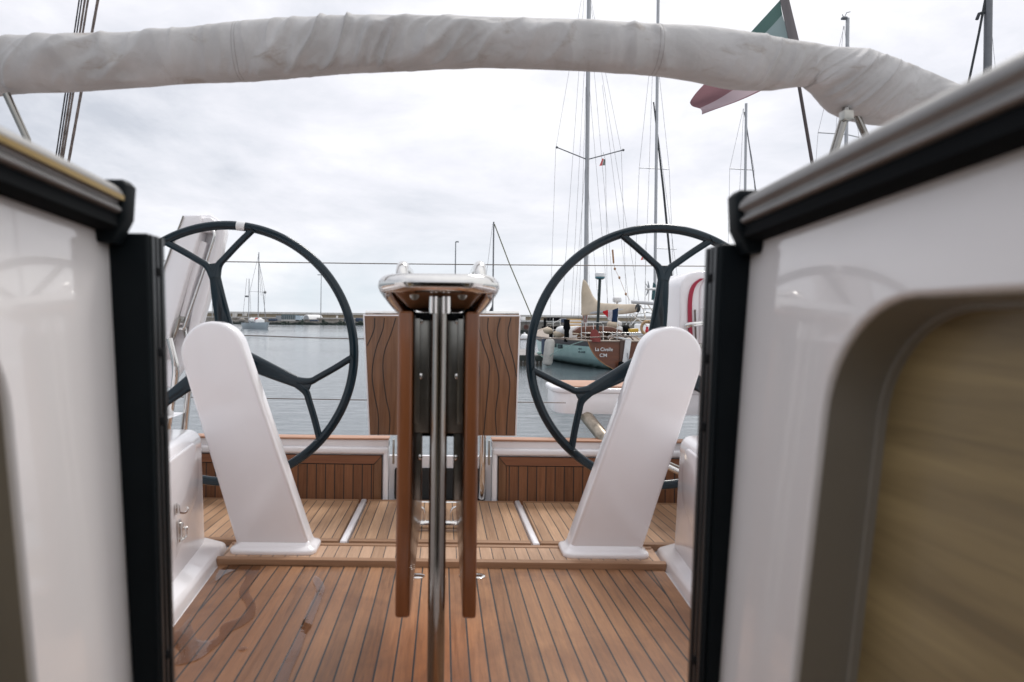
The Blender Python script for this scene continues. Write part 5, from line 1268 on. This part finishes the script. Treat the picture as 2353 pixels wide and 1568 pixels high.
# quay, piles, pontoon and fenders on the right
t = thing('harbour_quay', 'weathered concrete quay wall behind the wooden-sterned boat', 'quay', (P(1188, 735, 79).x, 79, 0))
xq = P(1187, 735, 79).x - 6
mb = MB(); mb.box(xq, 90, 79, 104, -2, 1.55); mb.build('wall', M_quay, t, 0)
mb = MB(); mb.box(xq, 90, 78.85, 79.8, 1.55, 1.70); mb.build('edge', M_cap, t, 0)
for x0, x1, lb in ((305, 326, 'dark steel pile standing against the quay wall'), ):
    a, b_ = P(*c4(x0, 1065), 78), P(*c4(x1, 890), 78); mb = MB(); mb.box(a.x, b_.x, 77.8, 78.4, -1, b_.z, 0.05); a2 = P(*c4(290, 990), 78); mb.box(a2.x, P(*c4(342, 980), 78).x, 77.7, 78.5, a2.z, a2.z+0.25, 0.03); tag(mb.build('steel_pile', M_rubber), lb, 'pile')
a, b_ = P(*c4(95, 930), 80), P(*c4(130, 895), 80); mb = MB(); mb.box(a.x, b_.x, 80, 81.5, 1.6, b_.z+0.2, 0.04); tag(mb.build('quay_cabinet', M_white), 'small white cabinet on top of the quay wall', 'cabinet')
a, b_ = P(*c4(345, 930), 83), P(*c4(470, 890), 83); mb = MB(); mb.box(a.x, b_.x, 83, 84.5, 1.55, b_.z+0.1, 0.1); tag(mb.build('parked_van', M_rubber), 'dark vehicle parked on the quay behind the moored boat', 'vehicle')
q = P(*c4(135, 975), 78.9); mb = MB(); mb.lathe([(0.28, 0), (0.28, 0.1), (0.14, 0.1), (0.14, 0.02)], q, 18, Matrix.Rotation(math.pi/2, 3, 'X')); tag(mb.build('mooring_ring', plain('rusty_ring', (0.12, 0.06, 0.05), 0.8)), 'rusty mooring ring on the quay wall', 'mooring ring')
t = thing('floating_pontoon', 'long dark floating pontoon at the foot of the quay', 'pontoon', (8, 62, 0))
mb = MB(); mb.box(P(1170, 735, 62).x, 40, 61, 63.5, -0.2, 0.38, 0.04); mb.build('float', M_rubber, t, 0)
mb = MB(); mb.box(P(1170, 735, 62).x, 40, 60.95, 63.5, 0.385, 0.47, 0.02); mb.build('deck', M_quay, t, 0)
for px, r_, lb in ((120, 0.40, 'smaller white ball fender on the pontoon, left of the right wheel rim'), (286, 0.52, 'larger white ball fender on the pontoon, inside the right wheel')):
    q = P(*c4(px, 1082), 60.5); mb = MB(); mb.ball(q, r_, 1, 1, 1, 18, 12); mb.lathe([(0.09, r_*0.95), (0.07, r_+0.12)], q, 10); tag(mb.build('ball_fender', M_white), lb, 'fender', 'ball fenders on the pontoon')
t = thing('finger_pontoon', 'short grey wooden finger pontoon left of the aqua hull', 'pontoon', P(*c4(180, 1290), 27))
a, b_ = P(*c4(20, 1300), 25.6), P(*c4(305, 1300), 25.6)
mb = MB(); mb.box(a.x, b_.x, 25.6, 31, 0.30, 0.42, 0.02); mb.build('deck', conc('weathered_boards', (0.20, 0.19, 0.18, 1), (0.42, 0.41, 0.40, 1), False, 2.0), t, 0)
mb = MB(); mb.box(a.x-0.02, b_.x+0.02, 25.55, 25.62, 0.20, 0.40, 0.02); mb.build('fender_board', M_quay, t, 0)
for i in range(9):
    xx = a.x + (b_.x-a.x)*(i+0.3)/9.2; mb = MB(); mb.box(xx-0.045, xx+0.045, 25.58, 25.75, -0.3, 0.28, 0.01); mb.build('pile_board', plain('wet_timber', (0.05, 0.045, 0.035), 0.7) if i == 0 else bpy.data.materials['wet_timber'], t, 0)
q = P(*c4(352, 1215), 25.0); mb = MB(); mb.lathe([(0.02, -0.52), (0.14, -0.46), (0.185, -0.36), (0.185, 0.36), (0.14, 0.46), (0.03, 0.54)], q, 20, Matrix.Rotation(R(6), 3, 'Y')); tag(mb.build('long_fender', plain('dirty_white_fender', (0.46, 0.45, 0.42), 0.5, var=0.25, vscale=4)), 'long dirty white fender between the pontoon and the aqua hull', 'fender')
q = P(*c4(303, 1165), 26.5); mb = MB(); mb.lathe([(0.02, -0.35), (0.09, -0.28), (0.09, 0.28), (0.03, 0.36)], q, 14); tag(mb.build('blue_fender', M_blue), 'narrow dark blue fender beside the long white fender', 'fender')
mb = MB(); mb.tube(cr([P(*c4(240, 1225), 25.8), P(*c4(300, 1265), 25.4), P(*c4(350, 1270), 25.0), P(*c4(400, 1225), 24.6), P(*c4(560, 1150), 24.2), P(*c4(680, 1110), 23.95)], 6), 0.013, 6); tag(mb.build('mooring_line', plain('pale_green_rope', (0.30, 0.44, 0.40), 0.8)), 'pale green mooring line from the pontoon to the wooden stern', 'rope')
q = P(*c4(262, 1225), 25.7); mb = MB(); mb.ball(q, 0.08, 1.2, 1, 0.8, 10, 7); tag(mb.build('rope_coil', bpy.data.materials['pale_green_rope']), 'pale green coil of rope on the finger pontoon', 'rope')
